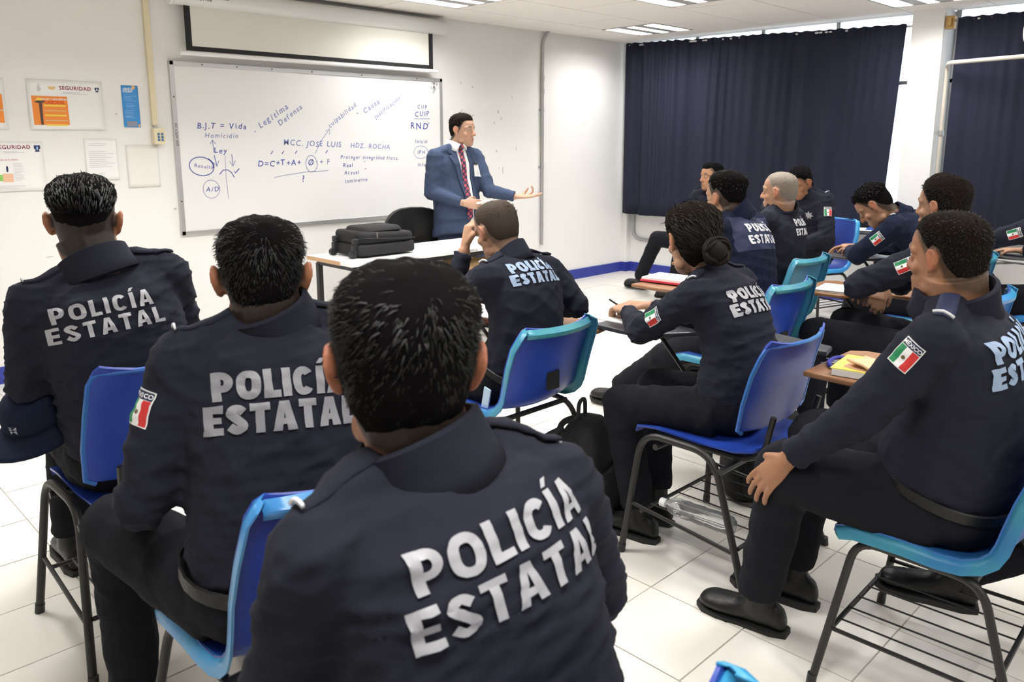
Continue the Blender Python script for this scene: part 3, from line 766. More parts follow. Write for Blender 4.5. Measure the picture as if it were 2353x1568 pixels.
def tablet_chair(name, x, y, yaw, kind, label, shell=BLUEP, rim=None, desk=None, ztop=.83, dz=.70, rack=True, dd=(0, 0)):
    T = L2W((x, y), yaw); e = empty(name, (x, y, 0))
    if kind == 'A':
        seat = [(.275, .438, .205, .0), (.262, .458, .212, .006), (.18, .463, .215, .012), (.0, .453, .215, .016), (-.12, .453, .21, .018), (-.185, .466, .2, .018), (-.2, .48, .19, .018)]
        back = [(-.165, .535, .20, .03), (-.170, .55, .225, .035), (-.19, .64, .228, .04), (-.215, .74, .222, .042), (-.238, ztop - .03, .212, .044), (-.246, ztop - .006, .20, .044), (-.25, ztop, .185, .044)]
        # profile runs bottom to top: flip so that the normal faces forward
        obj('seat', W(grid_shell(seat[::-1], XS, .007, None), T), shell, e)
        b = grid_shell(back[::-1], XS, .008, None); o = obj('backrest', W(b, T), shell, e)
        edge = [(w * 1.0, yy_, z, d) for yy_, z, w, d in back]
        path = [(-w, yy_ + d - .004, z) for w, yy_, z, d in edge] + [(w * u, back[-1][0] + back[-1][3] * u * u - .004, back[-1][1]) for w, u in [(back[-1][2], v) for v in (-.8, -.4, 0, .4, .8)]] + [(w, yy_ + d - .004, z) for w, yy_, z, d in edge[::-1]]
        obj('rolled_edge', W(MB().tube(path, .0075, 8), T), rim or shell, o)
        hx, fx_ = .235, .285
        for s in (-1, 1):
            path = bendpath([(s * fx_, .265, 0), (s * hx, .225, .452), (s * (hx - .005), -.06, .448), (s * fx_, -.235, 0)], .085, 7)
            obj('leg_frame', W(MB().tube(path, .0125, 10), T), STEEL, e)
            for fy in (.265, -.235): obj('foot_cap', W(MB().tube([(s * fx_, fy, 0), (s * (fx_ - .003), fy * .99, .03)], .0145, 10), T), BLACK, e)
            obj('side_bar', W(MB().tube([(s * .262, .245, .19), (s * .268, -.175, .15)], .007, 8), T), STEEL, e)
            obj('back_support', W(MB().tube(bendpath([(s * .15, .05, .425), (s * .15, -.13, .425), (s * .155, -.20, .47), (s * .16, -.228, .60)], .06), .0105, 8), T), STEEL, e)
            obj('seat_rail', W(MB().tube([(s * .15, .18, .43), (s * .15, -.12, .425)], .0105, 8), T), STEEL, e)
        for yy_, zz in ((-.095, .40), (.16, .415)): obj('cross_tube', W(MB().tube([(-.245, yy_, zz), (.245, yy_, zz)], .0115, 8), T), STEEL, e)
        zr = .165
        xr0, xr1 = -.255, .255
    else:
        zt = ztop
        prof = [(.235, .425, .19, .0), (.225, .447, .205, .004), (.17, .458, .215, .012), (.05, .452, .215, .018), (-.03, .443, .215, .022), (-.085, .443, .215, .026), (-.13, .456, .215, .031), (-.163, .480, .215, .036), (-.185, .513, .214, .042), (-.203, .56, .214, .048), (-.223, .63, .216, .05), (-.245, .71, .214, .046), (-.262, zt - .03, .20, .042), (-.268, zt - .005, .185, .04), (-.27, zt, .165, .04)]
        b = grid_shell(prof[::-1], XS, .006, None)
        o = obj('seat_shell', W(b, T), shell, e)
        # flared rim around the shell
        mbr = MB(); n = len(prof)
        for s in (-1, 1):
            V = []
            for i, (yy_, z, w, d) in enumerate(prof):
                t = np.array(prof[min(i + 1, n - 1)][:2]) - np.array(prof[max(i - 1, 0)][:2]); t /= np.linalg.norm(t); nn = np.array([t[1], -t[0]])  # up / forward
                base = np.array([yy_, z]) + nn * d
                k = .038 if 0 < i < n - 1 else .02
                a = (s * w * .985, base[0] - nn[0] * .0, base[1] - nn[1] * .0)
                c = (s * (w + .012), base[0] - nn[0] * k * .55, base[1] - nn[1] * k * .55)
                q = (s * (w + .013), base[0] - nn[0] * k, base[1] - nn[1] * k)
                q2 = (s * (w + .007), base[0] - nn[0] * k, base[1] - nn[1] * k)
                V += [a, c, q, q2]
            F = []
            for i in range(n - 1):
                for j in range(3): F.append((i * 4 + j, i * 4 + j + 1, i * 4 + 4 + j + 1, i * 4 + 4 + j))
            mbr.add(V, F)
        # top roll
        y0_, z0_, w0, d0 = prof[-1]
        V = []
        us = [-1.04, -.8, -.5, -.2, .1, .4, .7, .9, 1.04]
        for u in us:
            yy_ = y0_ + d0 * u * u
            V += [(w0 * u * 1.05, yy_ + .004, z0_ - .004), (w0 * u * 1.05, yy_ - .012, z0_ + .007), (w0 * u * 1.05, yy_ - .032, z0_ - .010), (w0 * u * 1.05, yy_ - .030, z0_ - .026)]
        F = [(i * 4 + j, i * 4 + j + 1, i * 4 + 5 + j, i * 4 + 4 + j) for i in range(len(us) - 1) for j in range(3)]
        mbr.add(V, F)
        ro = obj('flared_rim', W(mbr, T), rim or shell, o); ro.modifiers.new('thickness', 'SOLIDIFY').thickness = .004
        # slot in the lower back
        obj('back_slot', W(MB().b2((-.03, -.226, .53), (.03, -.214, .60)), T), BLACKM, o, smooth=False)
        for s in (-1, 1):
            path = bendpath([(s * .27, .235, 0), (s * .20, .17, .425), (s * .20, -.13, .415), (s * .27, -.27, 0)], .06, 6)
            obj('leg_frame', W(MB().tube(path, .011, 10), T), STEEL, e)
            for fy in (.235, -.27): obj('foot_cap', W(MB().tube([(s * .27, fy, 0), (s * .267, fy * .99, .03)], .013, 10), T), BLACK, e)
            obj('side_bar', W(MB().tube([(s * .243, .20, .17), (s * .25, -.215, .17)], .006, 8), T), STEEL, e)
        for yy_ in (-.11, .14): obj('cross_tube', W(MB().tube([(-.20, yy_, .416), (.20, yy_, .416)], .011, 8), T), STEEL, e)
        zr = .165; xr0, xr1 = -.243, .243
    if rack:
        for yy_ in (.205, -.18): obj('rack_bar', W(MB().tube([(xr0, yy_, zr), (xr1, yy_, zr)], .007, 8), T), STEEL, e)
        for k in range(6):
            xx = xr0 + (xr1 - xr0) * (k + .8) / 6.6
            obj('rack_wire', W(MB().tube([(xx, .205, zr + .006), (xx, -.18, zr + .006)], .003, 6), T), STEEL, e)
    if desk:
        pts = [(.06, .70), (.42, .69), (.455, .64), (.46, .30), (.44, .05), (.40, -.16), (.31, -.18), (.275, .05), (.25, .30), (.06, .44), (.05, .55)]
        pts = [(a + dd[0], c + dd[1]) for a, c in pts]; n = len(pts)
        dk = MB(); dk.loft([[T((a, c, dz - .018)) for a, c in pts], [T((a, c, dz)) for a, c in pts]])
        o = obj('desk_tablet', dk, desk, e, smooth=False, bevel=.005)
        obj('desk_support', W(MB().tube(bendpath([(.235, .02, .44), (.34, .02, .50), (.36 + dd[0], .1 + dd[1], dz - .03), (.36 + dd[0], .45 + dd[1], dz - .024)], .05), .011, 8), T), STEEL, e)
        obj('desk_strut', W(MB().tube(bendpath([(.225, .13, .38), (.30 + dd[0], .33, .45), (.25 + dd[0], .52 + dd[1], dz - .024)], .05), .009, 8), T), STEEL, e)
    tag(e, label, 'chair', 'tablet-arm classroom chairs')
    return e
# ------------------------------------------------------------------ people
def nrm(v): v = np.array(v, float); return v / (np.linalg.norm(v) + 1e-9)
def rot3(yaw=0., pitch=0., roll=0.):
    """columns right, forward, up; pitch>0 looks up, roll>0 tilts to the right"""
    return np.array(Matrix.Rotation(yaw, 3, 'Z') @ Matrix.Rotation(pitch, 3, 'X') @ Matrix.Rotation(roll, 3, 'Y'))
def ik(a, b, l1, l2, pole):
    a, b = np.array(a, float), np.array(b, float); d = b - a; L = np.linalg.norm(d)
    m = (l1 + l2) * .995
    if L > m: b = a + d / L * m; d = b - a; L = m
    u = d / L; x = (l1 * l1 - l2 * l2 + L * L) / (2 * L); h = math.sqrt(max(l1 * l1 - x * x, 0))
    p = np.array(pole, float); p = p - u * (p @ u); p = nrm(p)
    return a + u * x + p * h, b
def remesh(mb, voxel, smooth=4, fac=.5):
    me = bpy.data.meshes.new('tmp'); me.from_pydata(mb.v, [], mb.f); me.update()
    ob = bpy.data.objects.new('tmp', me); TMP.collection.objects.link(ob)
    md = ob.modifiers.new('r', 'REMESH'); md.mode = 'VOXEL'; md.voxel_size = voxel; md.adaptivity = 0
    if smooth:
        ms = ob.modifiers.new('s', 'SMOOTH'); ms.factor = fac; ms.iterations = smooth
    dg = tmp_depsgraph()
    ev = ob.evaluated_get(dg); m2 = ev.to_mesh()
    n = len(m2.vertices); co = np.empty(n * 3); m2.vertices.foreach_get('co', co); no = np.empty(n * 3); m2.vertices.foreach_get('normal', no)
    f = [tuple(p.vertices) for p in m2.polygons]
    ev.to_mesh_clear(); bpy.data.objects.remove(ob); bpy.data.meshes.remove(me)
    r = MB(); r.co = co.reshape(-1, 3); r.no = no.reshape(-1, 3); r.v = r.co.tolist(); r.f = f; r.m = [0] * len(f)
    return r
def wrinkle(mb, amp, seed, frame, stretch=(3., 3., 12.), centers=()):
    stretch = tuple(3.0 * q for q in stretch); amp *= .75
    """cloth folds: ridged, stretched noise pushed along the normals"""
    co = (mb.co - frame[0]) @ frame[1]
    s = np.array(stretch); q = co * s
    rr = np.random.default_rng(seed); d = np.zeros(len(co))
    for o in range(5):
        k1 = rr.normal(size=3); k1 /= np.linalg.norm(k1); k2 = rr.normal(size=3) * .9; ph = rr.uniform(0, 6.28, 3)
        w = q @ k1 * (1.6 + o * .8) + 1.8 * np.sin(q @ k2 + ph[0]) + ph[1]
        d += (1 - np.abs(np.sin(w))) ** 2 / (1 + o * .25) - .3
    a = np.full(len(co), amp)
    for c, r, g in centers:
        a = a + .5 * g * np.exp(-np.sum((mb.co - np.array(c)) ** 2, axis=1) / (r * r))
    mb.co = mb.co + mb.no * (d * a)[:, None]; mb.v = mb.co.tolist(); return mb

# head built from horizontal sections, head-local: x right, y forward, z up, origin between the ears
HZ = np.array([-.118, -.108, -.09, -.07, -.05, -.03, -.01, .01, .03, .05, .07, .088, .102, .111, .115])
HF = np.array([.066, .082, .087, .087, .085, .083, .081, .081, .088, .089, .082, .069, .050, .027, .004])
HB = np.array([.0, -.012, -.03, -.055, -.075, -.088, -.095, -.099, -.1, -.098, -.092, -.080, -.062, -.040, -.010])
HW = np.array([.022, .038, .050, .057, .063, .067, .070, .073, .0755, .077, .0745, .066, .052, .033, .008])
def head_rings(n=28):
    rings = []
    for z, f, b, w in zip(HZ, HF, HB, HW):
        c, h = (f + b) / 2, (f - b) / 2; r = []
        for k in range(n):
            a = 2 * math.pi * k / n; e = .90
            x = w * math.copysign(abs(math.sin(a)) ** e, math.sin(a)); y = c + h * math.copysign(abs(math.cos(a)) ** e, math.cos(a))
            r.append((x, y, z))
        rings.append(r)
    return rings
_hb = MB().loft(head_rings()); HEADBVH = bvh_of(_hb)
def hairline(th):
    return np.interp(np.abs(np.degrees(th)), [0, 35, 50, 62, 72, 84, 92, 104, 118, 140, 180], [.066, .063, .052, .034, .004, -.022, .0, -.02, -.062, -.092, -.104])

def head_parts(mb, H, Rh, k=1.0, full=True, nose=1., neck_to=None, neckr=.058):
    def P(p): return H + Rh @ (np.array(p) * k)
    Q = Matrix(Rh.tolist())
    mb.loft([[P(p) for p in r] for r in head_rings()])
    # ears
    for s in (-1, 1):
        x0 = .073
        pth = [(s * x0, .010, -.004), (s * (x0 + .010), .008, .018), (s * (x0 + .018), -.006, .030), (s * (x0 + .021), -.020, .022), (s * (x0 + .020), -.024, .004), (s * (x0 + .015), -.016, -.014), (s * (x0 + .010), -.004, -.027), (s * (x0 + .003), .006, -.026)]
        mb.tube([P(p) for p in smoothpath(pth, 4)], .0046 * k, 7)
        er = Matrix.Rotation(s * R(-28), 3, 'Z')
        mb.ball(P((s * (x0 + .009), -.008, .0)), (.0055 * k, .016 * k, .027 * k), 10, 8, Q @ er)
        mb.ball(P((s * (x0 + .0135), -.013, .006)), (.005 * k, .014 * k, .023 * k), 10, 8, Q @ Matrix.Rotation(s * R(-12), 3, 'Z'))
        mb.ball(P((s * (x0 + .007), -.001, -.024)), (.0055 * k, .009 * k, .010 * k), 8, 6, Q @ er)
    # face
    mb.tube([P(p) for p in smoothpath([(0, .080, .024), (0, .088, .006), (0, .097, -.014), (0, .102, -.026), (0, .096, -.034)], 4)], [.0075 * k + .006 * k * min(1, i / 12) for i in range(17)], 8)
    for s in (-1, 1):
        mb.ball(P((s * .013, .089, -.030)), (.0085 * k, .011 * k, .0085 * k), 8, 6, Q)
        mb.tube([P(p) for p in smoothpath([(s * .008, .086, .026), (s * .03, .085, .031), (s * .05, .070, .027), (s * .06, .052, .018)], 3)], .0075 * k, 7)
        mb.ball(P((s * .045, .052, -.026)), (.022 * k, .022 * k, .020 * k), 10, 8, Q)
        mb.ball(P((s * .052, .010, -.075)), (.014 * k, .03 * k, .022 * k), 10, 8, Q)
        mb.tube([P(p) for p in smoothpath([(s * .016, .0795, .013), (s * .031, .0835, .0165), (s * .046, .071, .012)], 3)], .0042 * k, 6)
        mb.tube([P(p) for p in smoothpath([(s * .016, .0795, .001), (s * .031, .0825, -.003), (s * .046, .071, .002)], 3)], .0038 * k, 6)
    mb.tube([P(p) for p in smoothpath([(-.024, .079, -.062), (-.01, .0895, -.0575), (0, .0905, -.059), (.01, .0895, -.0575), (.024, .079, -.062)], 3)], .0052 * k, 7)
    mb.tube([P(p) for p in smoothpath([(-.021, .079, -.066), (0, .0885, -.071), (.021, .079, -.066)], 3)], .006 * k, 7)
    mb.ball(P((0, .070, -.100)), (.02 * k, .02 * k, .016 * k), 10, 8, Q)
    if neck_to is not None:
        a, b = P((0, -.02, -.035)), np.array(neck_to, float)
        d = b - a
        mb.tube([a, a + d * .4, a + d * .75, b], [neckr * 1.02, neckr, neckr * 1.03, neckr * 1.12], 16)

def hand(mb, wrist, d, n, side, curl=.4, spread=.06, k=1.0, thumb=.5, fcurl=None, thumbout=.6):
    """palm plus five jointed fingers. d: finger direction, n: palm normal (palm side), side: +1 right hand, -1 left"""
    d = nrm(d); n = np.array(n, float); n = nrm(n - d * (n @ d)); x = np.cross(d, n) * side      # x points to the thumb side
    w = np.array(wrist, float)
    rings = []
    for t, hw_, ht in ((-.012, .026, .019), (.012, .030, .018), (.04, .038, .016), (.07, .041, .0145), (.088, .040, .012)):
        c = w + d * t * k
        rings.append([c + x * hw_ * k * math.cos(a) + n * ht * k * math.sin(a) for a in np.linspace(0, 2 * math.pi, 13)[:-1]])
    mb.loft(rings)
    L = [(.046, .027, .020), (.052, .031, .021), (.048, .028, .020), (.036, .022, .018)]
    for i in range(4):
        o = (1.5 - i) * .0205; base = w + d * (.084 - .004 * abs(i - 1.2)) * k + x * o * k
        c = curl if fcurl is None else fcurl[i]
        ang = 0.; p = base - d * .014 * k; pts = [p]; p = base; pts.append(p)
        dd = nrm(d + x * (1.5 - i) * spread)
        for j, l in enumerate(L[i]):
            ang += c * (.75, 1.0, .7)[j]
            v = dd * math.cos(ang) + n * math.sin(ang); p = p + v * l * k; pts.append(p)
        mb.tube(pts, [.0094 * k, .0096 * k, .009 * k, .0086 * k, .0076 * k], 8)
        mb.ball(pts[-1], .0078 * k, 8, 6)
    b = w + d * .02 * k + x * .022 * k
    v1 = nrm(d * .72 + x * (.35 + thumbout * .5) + n * .25 * thumb); p1 = b + v1 * .042 * k
    v2 = nrm(d * .9 + x * (.25 * thumbout) + n * (.35 + .6 * thumb)); p2 = p1 + v2 * .030 * k
    v3 = nrm(d * .9 + x * (.05) + n * (.45 + .8 * thumb) - x * .3 * thumb); p3 = p2 + v3 * .024 * k
    mb.tube([b - v1 * .01, b, p1, p2, p3], [.013 * k, .0145 * k, .011 * k, .0095 * k, .007 * k], 8); mb.ball(p3, .0072 * k, 8, 6)

def star(r, n=7, ri=.52, rot=0.):
    return poly([(r * (1 if i % 2 == 0 else ri) * math.sin(rot + math.pi * i / n), r * (1 if i % 2 == 0 else ri) * math.cos(rot + math.pi * i / n)) for i in range(2 * n)])

def person(spec):
    g = dict(yaw=0., lean=None, bulk=1., sh=.168, S=1., hyaw=0., hpitch=0., hroll=0., skin=(.36, .19, .11), vox=.0055, cvox=.011, hair='crop', hairm=HAIRB, top=NAVY, roll=0., seat=.455, arms={}, legs={}, text=None, patch=(), epaul=True, collar=True, belt=False, hk=1., detail=900, belly=0., badge=False, wr=.006, hairh=.012, neckr=.058, stand=False)
    g.update(spec)
    yaw = g['yaw']; T = L2W(g['pel'], yaw); S = g['S']; bk = g['bulk']
    X = np.array([math.cos(yaw), math.sin(yaw), 0]); Y = np.array([-math.sin(yaw), math.cos(yaw), 0]); Z = np.array([0, 0, 1.])
    zp = g['seat'] + .095 if not g['stand'] else g['hipz']
    P0 = np.array([g['pel'][0], g['pel'][1], zp]); N = np.array(g['neck'], float); H = np.array(g['head'], float)
    Rh = rot3(g['hyaw'], g['hpitch'], g['hroll'])
    ORIG = (g['pel'][0], g['pel'][1], 0)
    # shoulder axis, tilted by roll
    syaw = g.get('syaw', yaw); SX = np.array([math.cos(syaw), math.sin(syaw), 0]) * math.cos(g['roll']) + Z * math.sin(g['roll'])
    axis = nrm(N - P0)
    bow = g.get('bow', .05)
    back = -nrm(Y - axis * (Y @ axis))
    Pm = (P0 + N) / 2 + back * bow
    def spine(t): return (1 - t) ** 2 * P0 + 2 * t * (1 - t) * (2 * Pm - (P0 + N) / 2) + t * t * N
    def tang(t): return nrm(spine(min(t + .02, 1.02)) - spine(t - .02))
    def frame(t):
        tg = tang(t); xx = nrm(X * (1 - t) + SX * t); xx = nrm(xx - tg * (xx @ tg)); yy_ = np.cross(tg, xx); return tg, xx, yy_
    def ring(t, a, b, fwd=0., n=24, ex=.9):
        tg, xx, yy_ = frame(t); c = spine(t) + yy_ * fwd
        return [c + xx * a * math.copysign(abs(math.cos(q)) ** ex, math.cos(q)) + yy_ * b * math.copysign(abs(math.sin(q)) ** ex, math.sin(q)) for q in np.linspace(0, 2 * math.pi, n + 1)[:-1]]
    tgN, xN, yN = frame(1.0)
    joints = {}
    SW = g['sh']
    for s, nm in ((-1, 'L'), (1, 'R')): joints['sh' + nm] = N + SX * s * SW - tgN * g.get('slope', .058) + yN * g.get('shf', .0)
    # ---- arms
    ua, fa = .285 * S, .25 * S
    armdef = {'L': dict(w=T((-.16, .34, .62)), pole=-X * .5 - Z * .9 - Y * .3), 'R': dict(w=T((.2, .36, .74)), pole=X * .6 - Z * .9 - Y * .2)}
    for nm in 'LR':
        q = dict(armdef[nm]); q.update(g['arms'].get(nm, {}))
        if 'e' in q: el = np.array(q['e'], float); wr = np.array(q['w'], float)
        else: el, wr = ik(joints['sh' + nm], q['w'], ua, fa, q['pole'])
        joints['el' + nm], joints['wr' + nm] = el, wr; joints['q' + nm] = q
    # ---- legs
    th, shn = .42 * S, .40 * S
    for s, nm in ((-1, 'L'), (1, 'R')):
        hip = P0 + X * s * .088 - Z * .02
        q = dict(a=T((s * .13, .46, .10)), pole=Z + Y * .6, toe=Y); q.update(g['legs'].get(nm, {}))
        if 'k' in q: kn = np.array(q['k'], float); an = np.array(q['a'], float)
        else: kn, an = ik(hip, q['a'], th, shn, q['pole'])
        joints['hip' + nm], joints['kn' + nm], joints['an' + nm] = hip, kn, an; joints['t' + nm] = nrm(q['toe'])
    spec['J'] = joints
    # ---- body: one continuous skin mesh
    body = MB(); hk = g['hk']
    head_parts(body, H, Rh, hk, neck_to=N - tgN * .03, neckr=g['neckr'])
    body.loft([ring(t, .05, .045, n=12) for t in (0, .25, .5, .75, .95)])
    for s, nm in ((-1, 'L'), (1, 'R')):
        j = joints; q = j['q' + nm]
        body.tube([spine(.88), j['sh' + nm], j['el' + nm], j['wr' + nm]], [.035, .03, .028, .026], 10)
        d = q.get('d', nrm(j['wr' + nm] - j['el' + nm])); n = q.get('n', -Z)
        hd = dict(q.get('hand', {})); hand(body, j['wr' + nm] + nrm(np.array(d)) * .012, d, n, s, k=g.get('handk', 1.), **hd)
        body.tube([spine(.05), j['hip' + nm], j['kn' + nm], j['an' + nm]], [.04, .04, .035, .03], 8)
    bm_ = remesh(body, g['vox'], 3, .45)
    # pigment: hair stubble, lips, ears, beard shadow
    loc = ((bm_.co - H) @ Rh) / hk
    th_ = np.arctan2(loc[:, 0], loc[:, 1]); zl = hairline(th_)
    isk = (np.linalg.norm(loc - np.array([0, 0, 0]), axis=1) < .17) & (loc[:, 2] > -.125)
    skin = np.array(g['skin'])
    col = np.tile(skin, (len(loc), 1))
    st = g.get('stubble', .75); w_ = g.get('fade', .03)
    msk = np.clip((loc[:, 2] - zl) / w_, 0, 1) * st * isk
    ear = np.exp(-(((np.abs(loc[:, 0]) - .092) / .0085) ** 2 + ((loc[:, 1] + .006) / .03) ** 2 + (loc[:, 2] / .04) ** 2)) * isk
    msk = msk * (1 - np.clip(ear * 3, 0, 1))
    hc = np.array(g.get('stubc', (.012, .0095, .008)))
    col = col * (1 - msk[:, None]) + hc * msk[:, None]
    red = np.clip(ear * 1.2 + np.exp(-((loc[:, 0] / .02) ** 2 + ((loc[:, 1] - .105) / .02) ** 2 + ((loc[:, 2] + .028) / .016) ** 2)) * .7 + np.exp(-(((np.abs(loc[:, 0]) - .045) / .018) ** 2 + ((loc[:, 1] - .07) / .03) ** 2 + ((loc[:, 2] + .025) / .018) ** 2)) * .5, 0, 1) * isk
    col = col * (1 - .45 * red[:, None]) + (skin * np.array([1.35, .72, .62])) * (.45 * red[:, None])
    lip = np.exp(-((loc[:, 0] / .02) ** 4 + ((loc[:, 1] - .09) / .016) ** 2 + ((loc[:, 2] + .0645) / .009) ** 2)) * isk
    col = col * (1 - .6 * lip[:, None]) + skin * np.array([.9, .42, .42]) * (.6 * lip[:, None])
    br = np.exp(-(((np.abs(loc[:, 0]) - .034) / .019) ** 4 + ((loc[:, 1] - .083) / .022) ** 2 + ((loc[:, 2] - .033) / .0075) ** 2)) * isk * g.get('brow', 1.)
    col = col * (1 - .85 * br[:, None]) + hc * (.85 * br[:, None])
    bs = g.get('beard', .12) * np.clip((-.045 - loc[:, 2]) / .03, 0, 1) * (loc[:, 1] > -.01) * isk
    col = col * (1 - bs[:, None]) + np.array([.05, .04, .04]) * bs[:, None]
    me_o = obj(g.get('name', 'person'), bm_, SKIN, None, loc=ORIG)
    at = me_o.data.color_attributes.new('tint', 'FLOAT_COLOR', 'POINT')
    at.data.foreach_set('color', np.concatenate([col, np.ones((len(col), 1))], 1).astype(np.float32).ravel())
    me_o.data.set_sharp_from_angle(angle=R(180))
    tag(me_o, g['label'], 'person', g.get('group'))
    root = me_o
    # eyes
    if g.get('eyes', True):
        for s in (-1, 1):
            c = H + Rh @ (np.array([s * .031, .0722, .0065]) * hk)
            eb = MB().ball(c, .0118 * hk, 12, 8); o = obj('eye', eb, mat('eye_white', (.42, .37, .33), .5), root)
            look = g.get('look', 0.)
            ir = MB().ball(c + Rh @ (np.array([math.sin(look) * .0080, math.cos(look) * .0080, -.001]) * hk), .0052 * hk, 10, 6); obj('iris', ir, mat('dark_iris', (.012, .008, .006), .5), o)
    # ---- shirt: torso, shoulders and sleeves as one garment
    sh = MB(); be = g['belly']
    tr = [(.02, .165 * bk, .125 * bk + be * .5, be * .4), (.12, .172 * bk, .128 * bk + be * .8, be * .6), (.26, .170 * bk, .124 * bk + be, be * .7), (.42, .168 * bk, .118 * bk + be * .7, be * .5), (.58, .172 * bk, .117 * bk + be * .2, be * .1), (.72, .176 * bk, .116 * bk, 0), (.83, .172 * bk, .107 * bk, 0), (.91, .148 * bk, .092, 0), (.965, .105, .078, 0), (1.0, .072, .068, 0), (1.015, .06, .06, 0)]
    if g['stand']: tr = [(-.24, .195 * bk, .15 * bk, .0), (-.15, .188 * bk, .145 * bk, .0), (-.06, .178 * bk, .137 * bk, .0), (-.02, .178 * bk, .135 * bk + be * .5, be * .4)] + tr[1:]
    sh.loft([ring(t, a, b, f) for t, a, b, f in tr])
    tw = g.get('armw', 1.) * (.5 + .5 * bk)
    for s, nm in ((-1, 'L'), (1, 'R')):
        j = joints; A, E, Wd = j['sh' + nm], j['el' + nm], j['wr' + nm]
        sh.tube([N + tgN * -.005 + SX * s * .035, N + SX * s * SW * .55 - tgN * .022, A + Z * .002], [.055, .056, .058], 14)
        sh.ball(A, .066 * tw, 14, 10)
        n = 9; pth = [A + (E - A) * i / n for i in range(n + 1)]
        rad = [(.068 - .011 * (i / n)) * tw for i in range(n + 1)]
        sh.tube(pth, rad, 16, fold=.045, seed=s * 3 + spec.get('seed', 1))
        sh.ball(E, .058 * tw, 14, 10)
        n = 8; cuff = Wd - nrm(Wd - E) * .012
        pth = [E + (cuff - E) * i / n for i in range(n + 1)]; rad = [(.057 - .018 * (i / n)) * tw for i in range(n + 1)]; rad[-1] = rad[-2] * 1.03
        sh.tube(pth, rad, 14, fold=.05, seed=s * 5 + spec.get('seed', 1))
        # armpit fill
        sh.ball(A * .62 + spine(.72) * .38, .075 * bk, 12, 8)
    sm = remesh(sh, g['cvox'], 5, .5)
    fr = np.array(frame(.5)[1:] + (frame(.5)[0],)).T
    cs = [(joints['el' + n_], .09, g['wr'] * .9) for n_ in 'LR'] + [(joints['sh' + n_] * .75 + spine(.7) * .25, .11, g['wr'] * .5) for n_ in 'LR'] + [(spine(.12), .16, g['wr'] * .8)]
    sm = wrinkle(sm, g['wr'], spec.get('seed', 1), (spine(.5), fr), (3.2, 3.2, 9.), cs)
    shirt = obj(g.get('topname', 'shirt'), sm, g['top'], root); shirt.data.set_sharp_from_angle(angle=R(180))
    bv = BVHTree.FromPolygons(sm.v, sm.f)
    # collar
    if g['collar']:
        up = nrm((H + Rh @ np.array([0, -.02, -.05])) - N); cx = nrm(SX - up * (SX @ up)); cy = np.cross(up, cx)
        cm = MB(); V = []; n = 30
        cr = g['neckr'] / .058
        for i in range(n + 1):
            a = math.pi * .5 + .22 + (2 * math.pi - .44) * i / n
            ca, sa = math.cos(a), math.sin(a); hgt = (.040 + .018 * max(0, -sa)) * g.get('colh', 1.)
            for (r_, h_) in ((.066, -.03), (.0655, .0), (.064, hgt - .004), (.066, hgt + .002), (.0705, hgt), (.075, .004), (.082, -.024)):
                V.append(N + yN * -.006 + cx * ca * r_ * cr + cy * sa * r_ * 1.04 * cr + up * h_)
        F = [(i * 7 + q, (i + 1) * 7 + q, (i + 1) * 7 + q + 1, i * 7 + q + 1) for i in range(n) for q in range(6)]
        cm.add(V, F); co_ = obj('collar', cm, g.get('collarm', g['top']), root)
        co_.modifiers.new('thickness', 'SOLIDIFY').thickness = .003
    # shoulder straps
    if g['epaul']:
        for s, nm in ((-1, 'L'), (1, 'R')):
            em = MB(); es = MB(); V = []; n = 8
            for i in range(n + 1):
                u = .42 + .68 * i / n
                c = N + SX * s * SW * u - tgN * (.035 * u) + yN * -.004
                wdt = .024 if i else .016
                row = []
                for q in (-1, -.5, 0, .5, 1):
                    o_ = c + yN * wdt * q + Z * .25
                    h, nn, ix, d_ = bv.ray_cast(Vector(o_), Vector(-Z), .6)
                    row.append((np.array(h) if h is not None else c) + Z * (.0055 - .002 * abs(q)))
                V.append(row)
            m_ = MB(); m_.add([p for r_ in V for p in r_], [(i * 5 + q, i * 5 + q + 1, i * 5 + 6 + q, i * 5 + 5 + q) for i in range(n) for q in range(4)])
            st_ = obj('shoulder_strap', m_, g.get('strapm', g['top']), root); st_.modifiers.new('thickness', 'SOLIDIFY').thickness = .005
            V2 = [[p + Z * .0025 for p in V[-1]], [p * .72 + p2 * .28 + Z * .0025 for p, p2 in zip(V[-1], V[-2])]]
            m_ = MB(); m_.add([p for r_ in V2 for p in r_], [(q, q + 1, 6 + q, 5 + q) for q in range(4)])
            so = obj('strap_stripe', m_, WPRINT, st_); so.modifiers.new('thickness', 'SOLIDIFY').thickness = .006
    # back print
    if g['text']:
        tx = dict(size=.075, sx=.95, off=.0042, m=SILVER, t=.68, x=0., gap=1.0, panel=False, y=0., bold=.21, sp=.10); tx.update(g['text'])
        tg, xx, yy_ = frame(tx['t']); O = spine(tx['t']) + xx * tx['x'] + tg * tx['y']
        xr = nrm(xx * math.cos(tx.get('rot', 0)) + tg * math.sin(tx.get('rot', 0))); ur = nrm(np.cross(yy_, -xr)); ur = ur if ur @ tg > 0 else -ur
        if tx['panel']:
            pm = MB(); decal(pm, rect(-.175, -.075, .175, .095), O, xr, ur, -yy_, bv, .0022); obj('print_panel', pm, PANELN, shirt)
        s_ = tx['size']
        for wi, word in enumerate(('POLICÍA', 'ESTATAL')):
            k = MB()
            for vf in block_word(word, s_, tx['sx'], tx['bold'], tx['sp']):
                decal(k, ([(px_, py_ - wi * s_ * tx['gap'] + .01) for px_, py_ in vf[0]], vf[1]), O, xr, ur, -yy_, bv, tx['off'] + (.0015 if tx['panel'] else 0), maxlen=.012)
            obj('back_lettering', k, tx['m'], shirt)
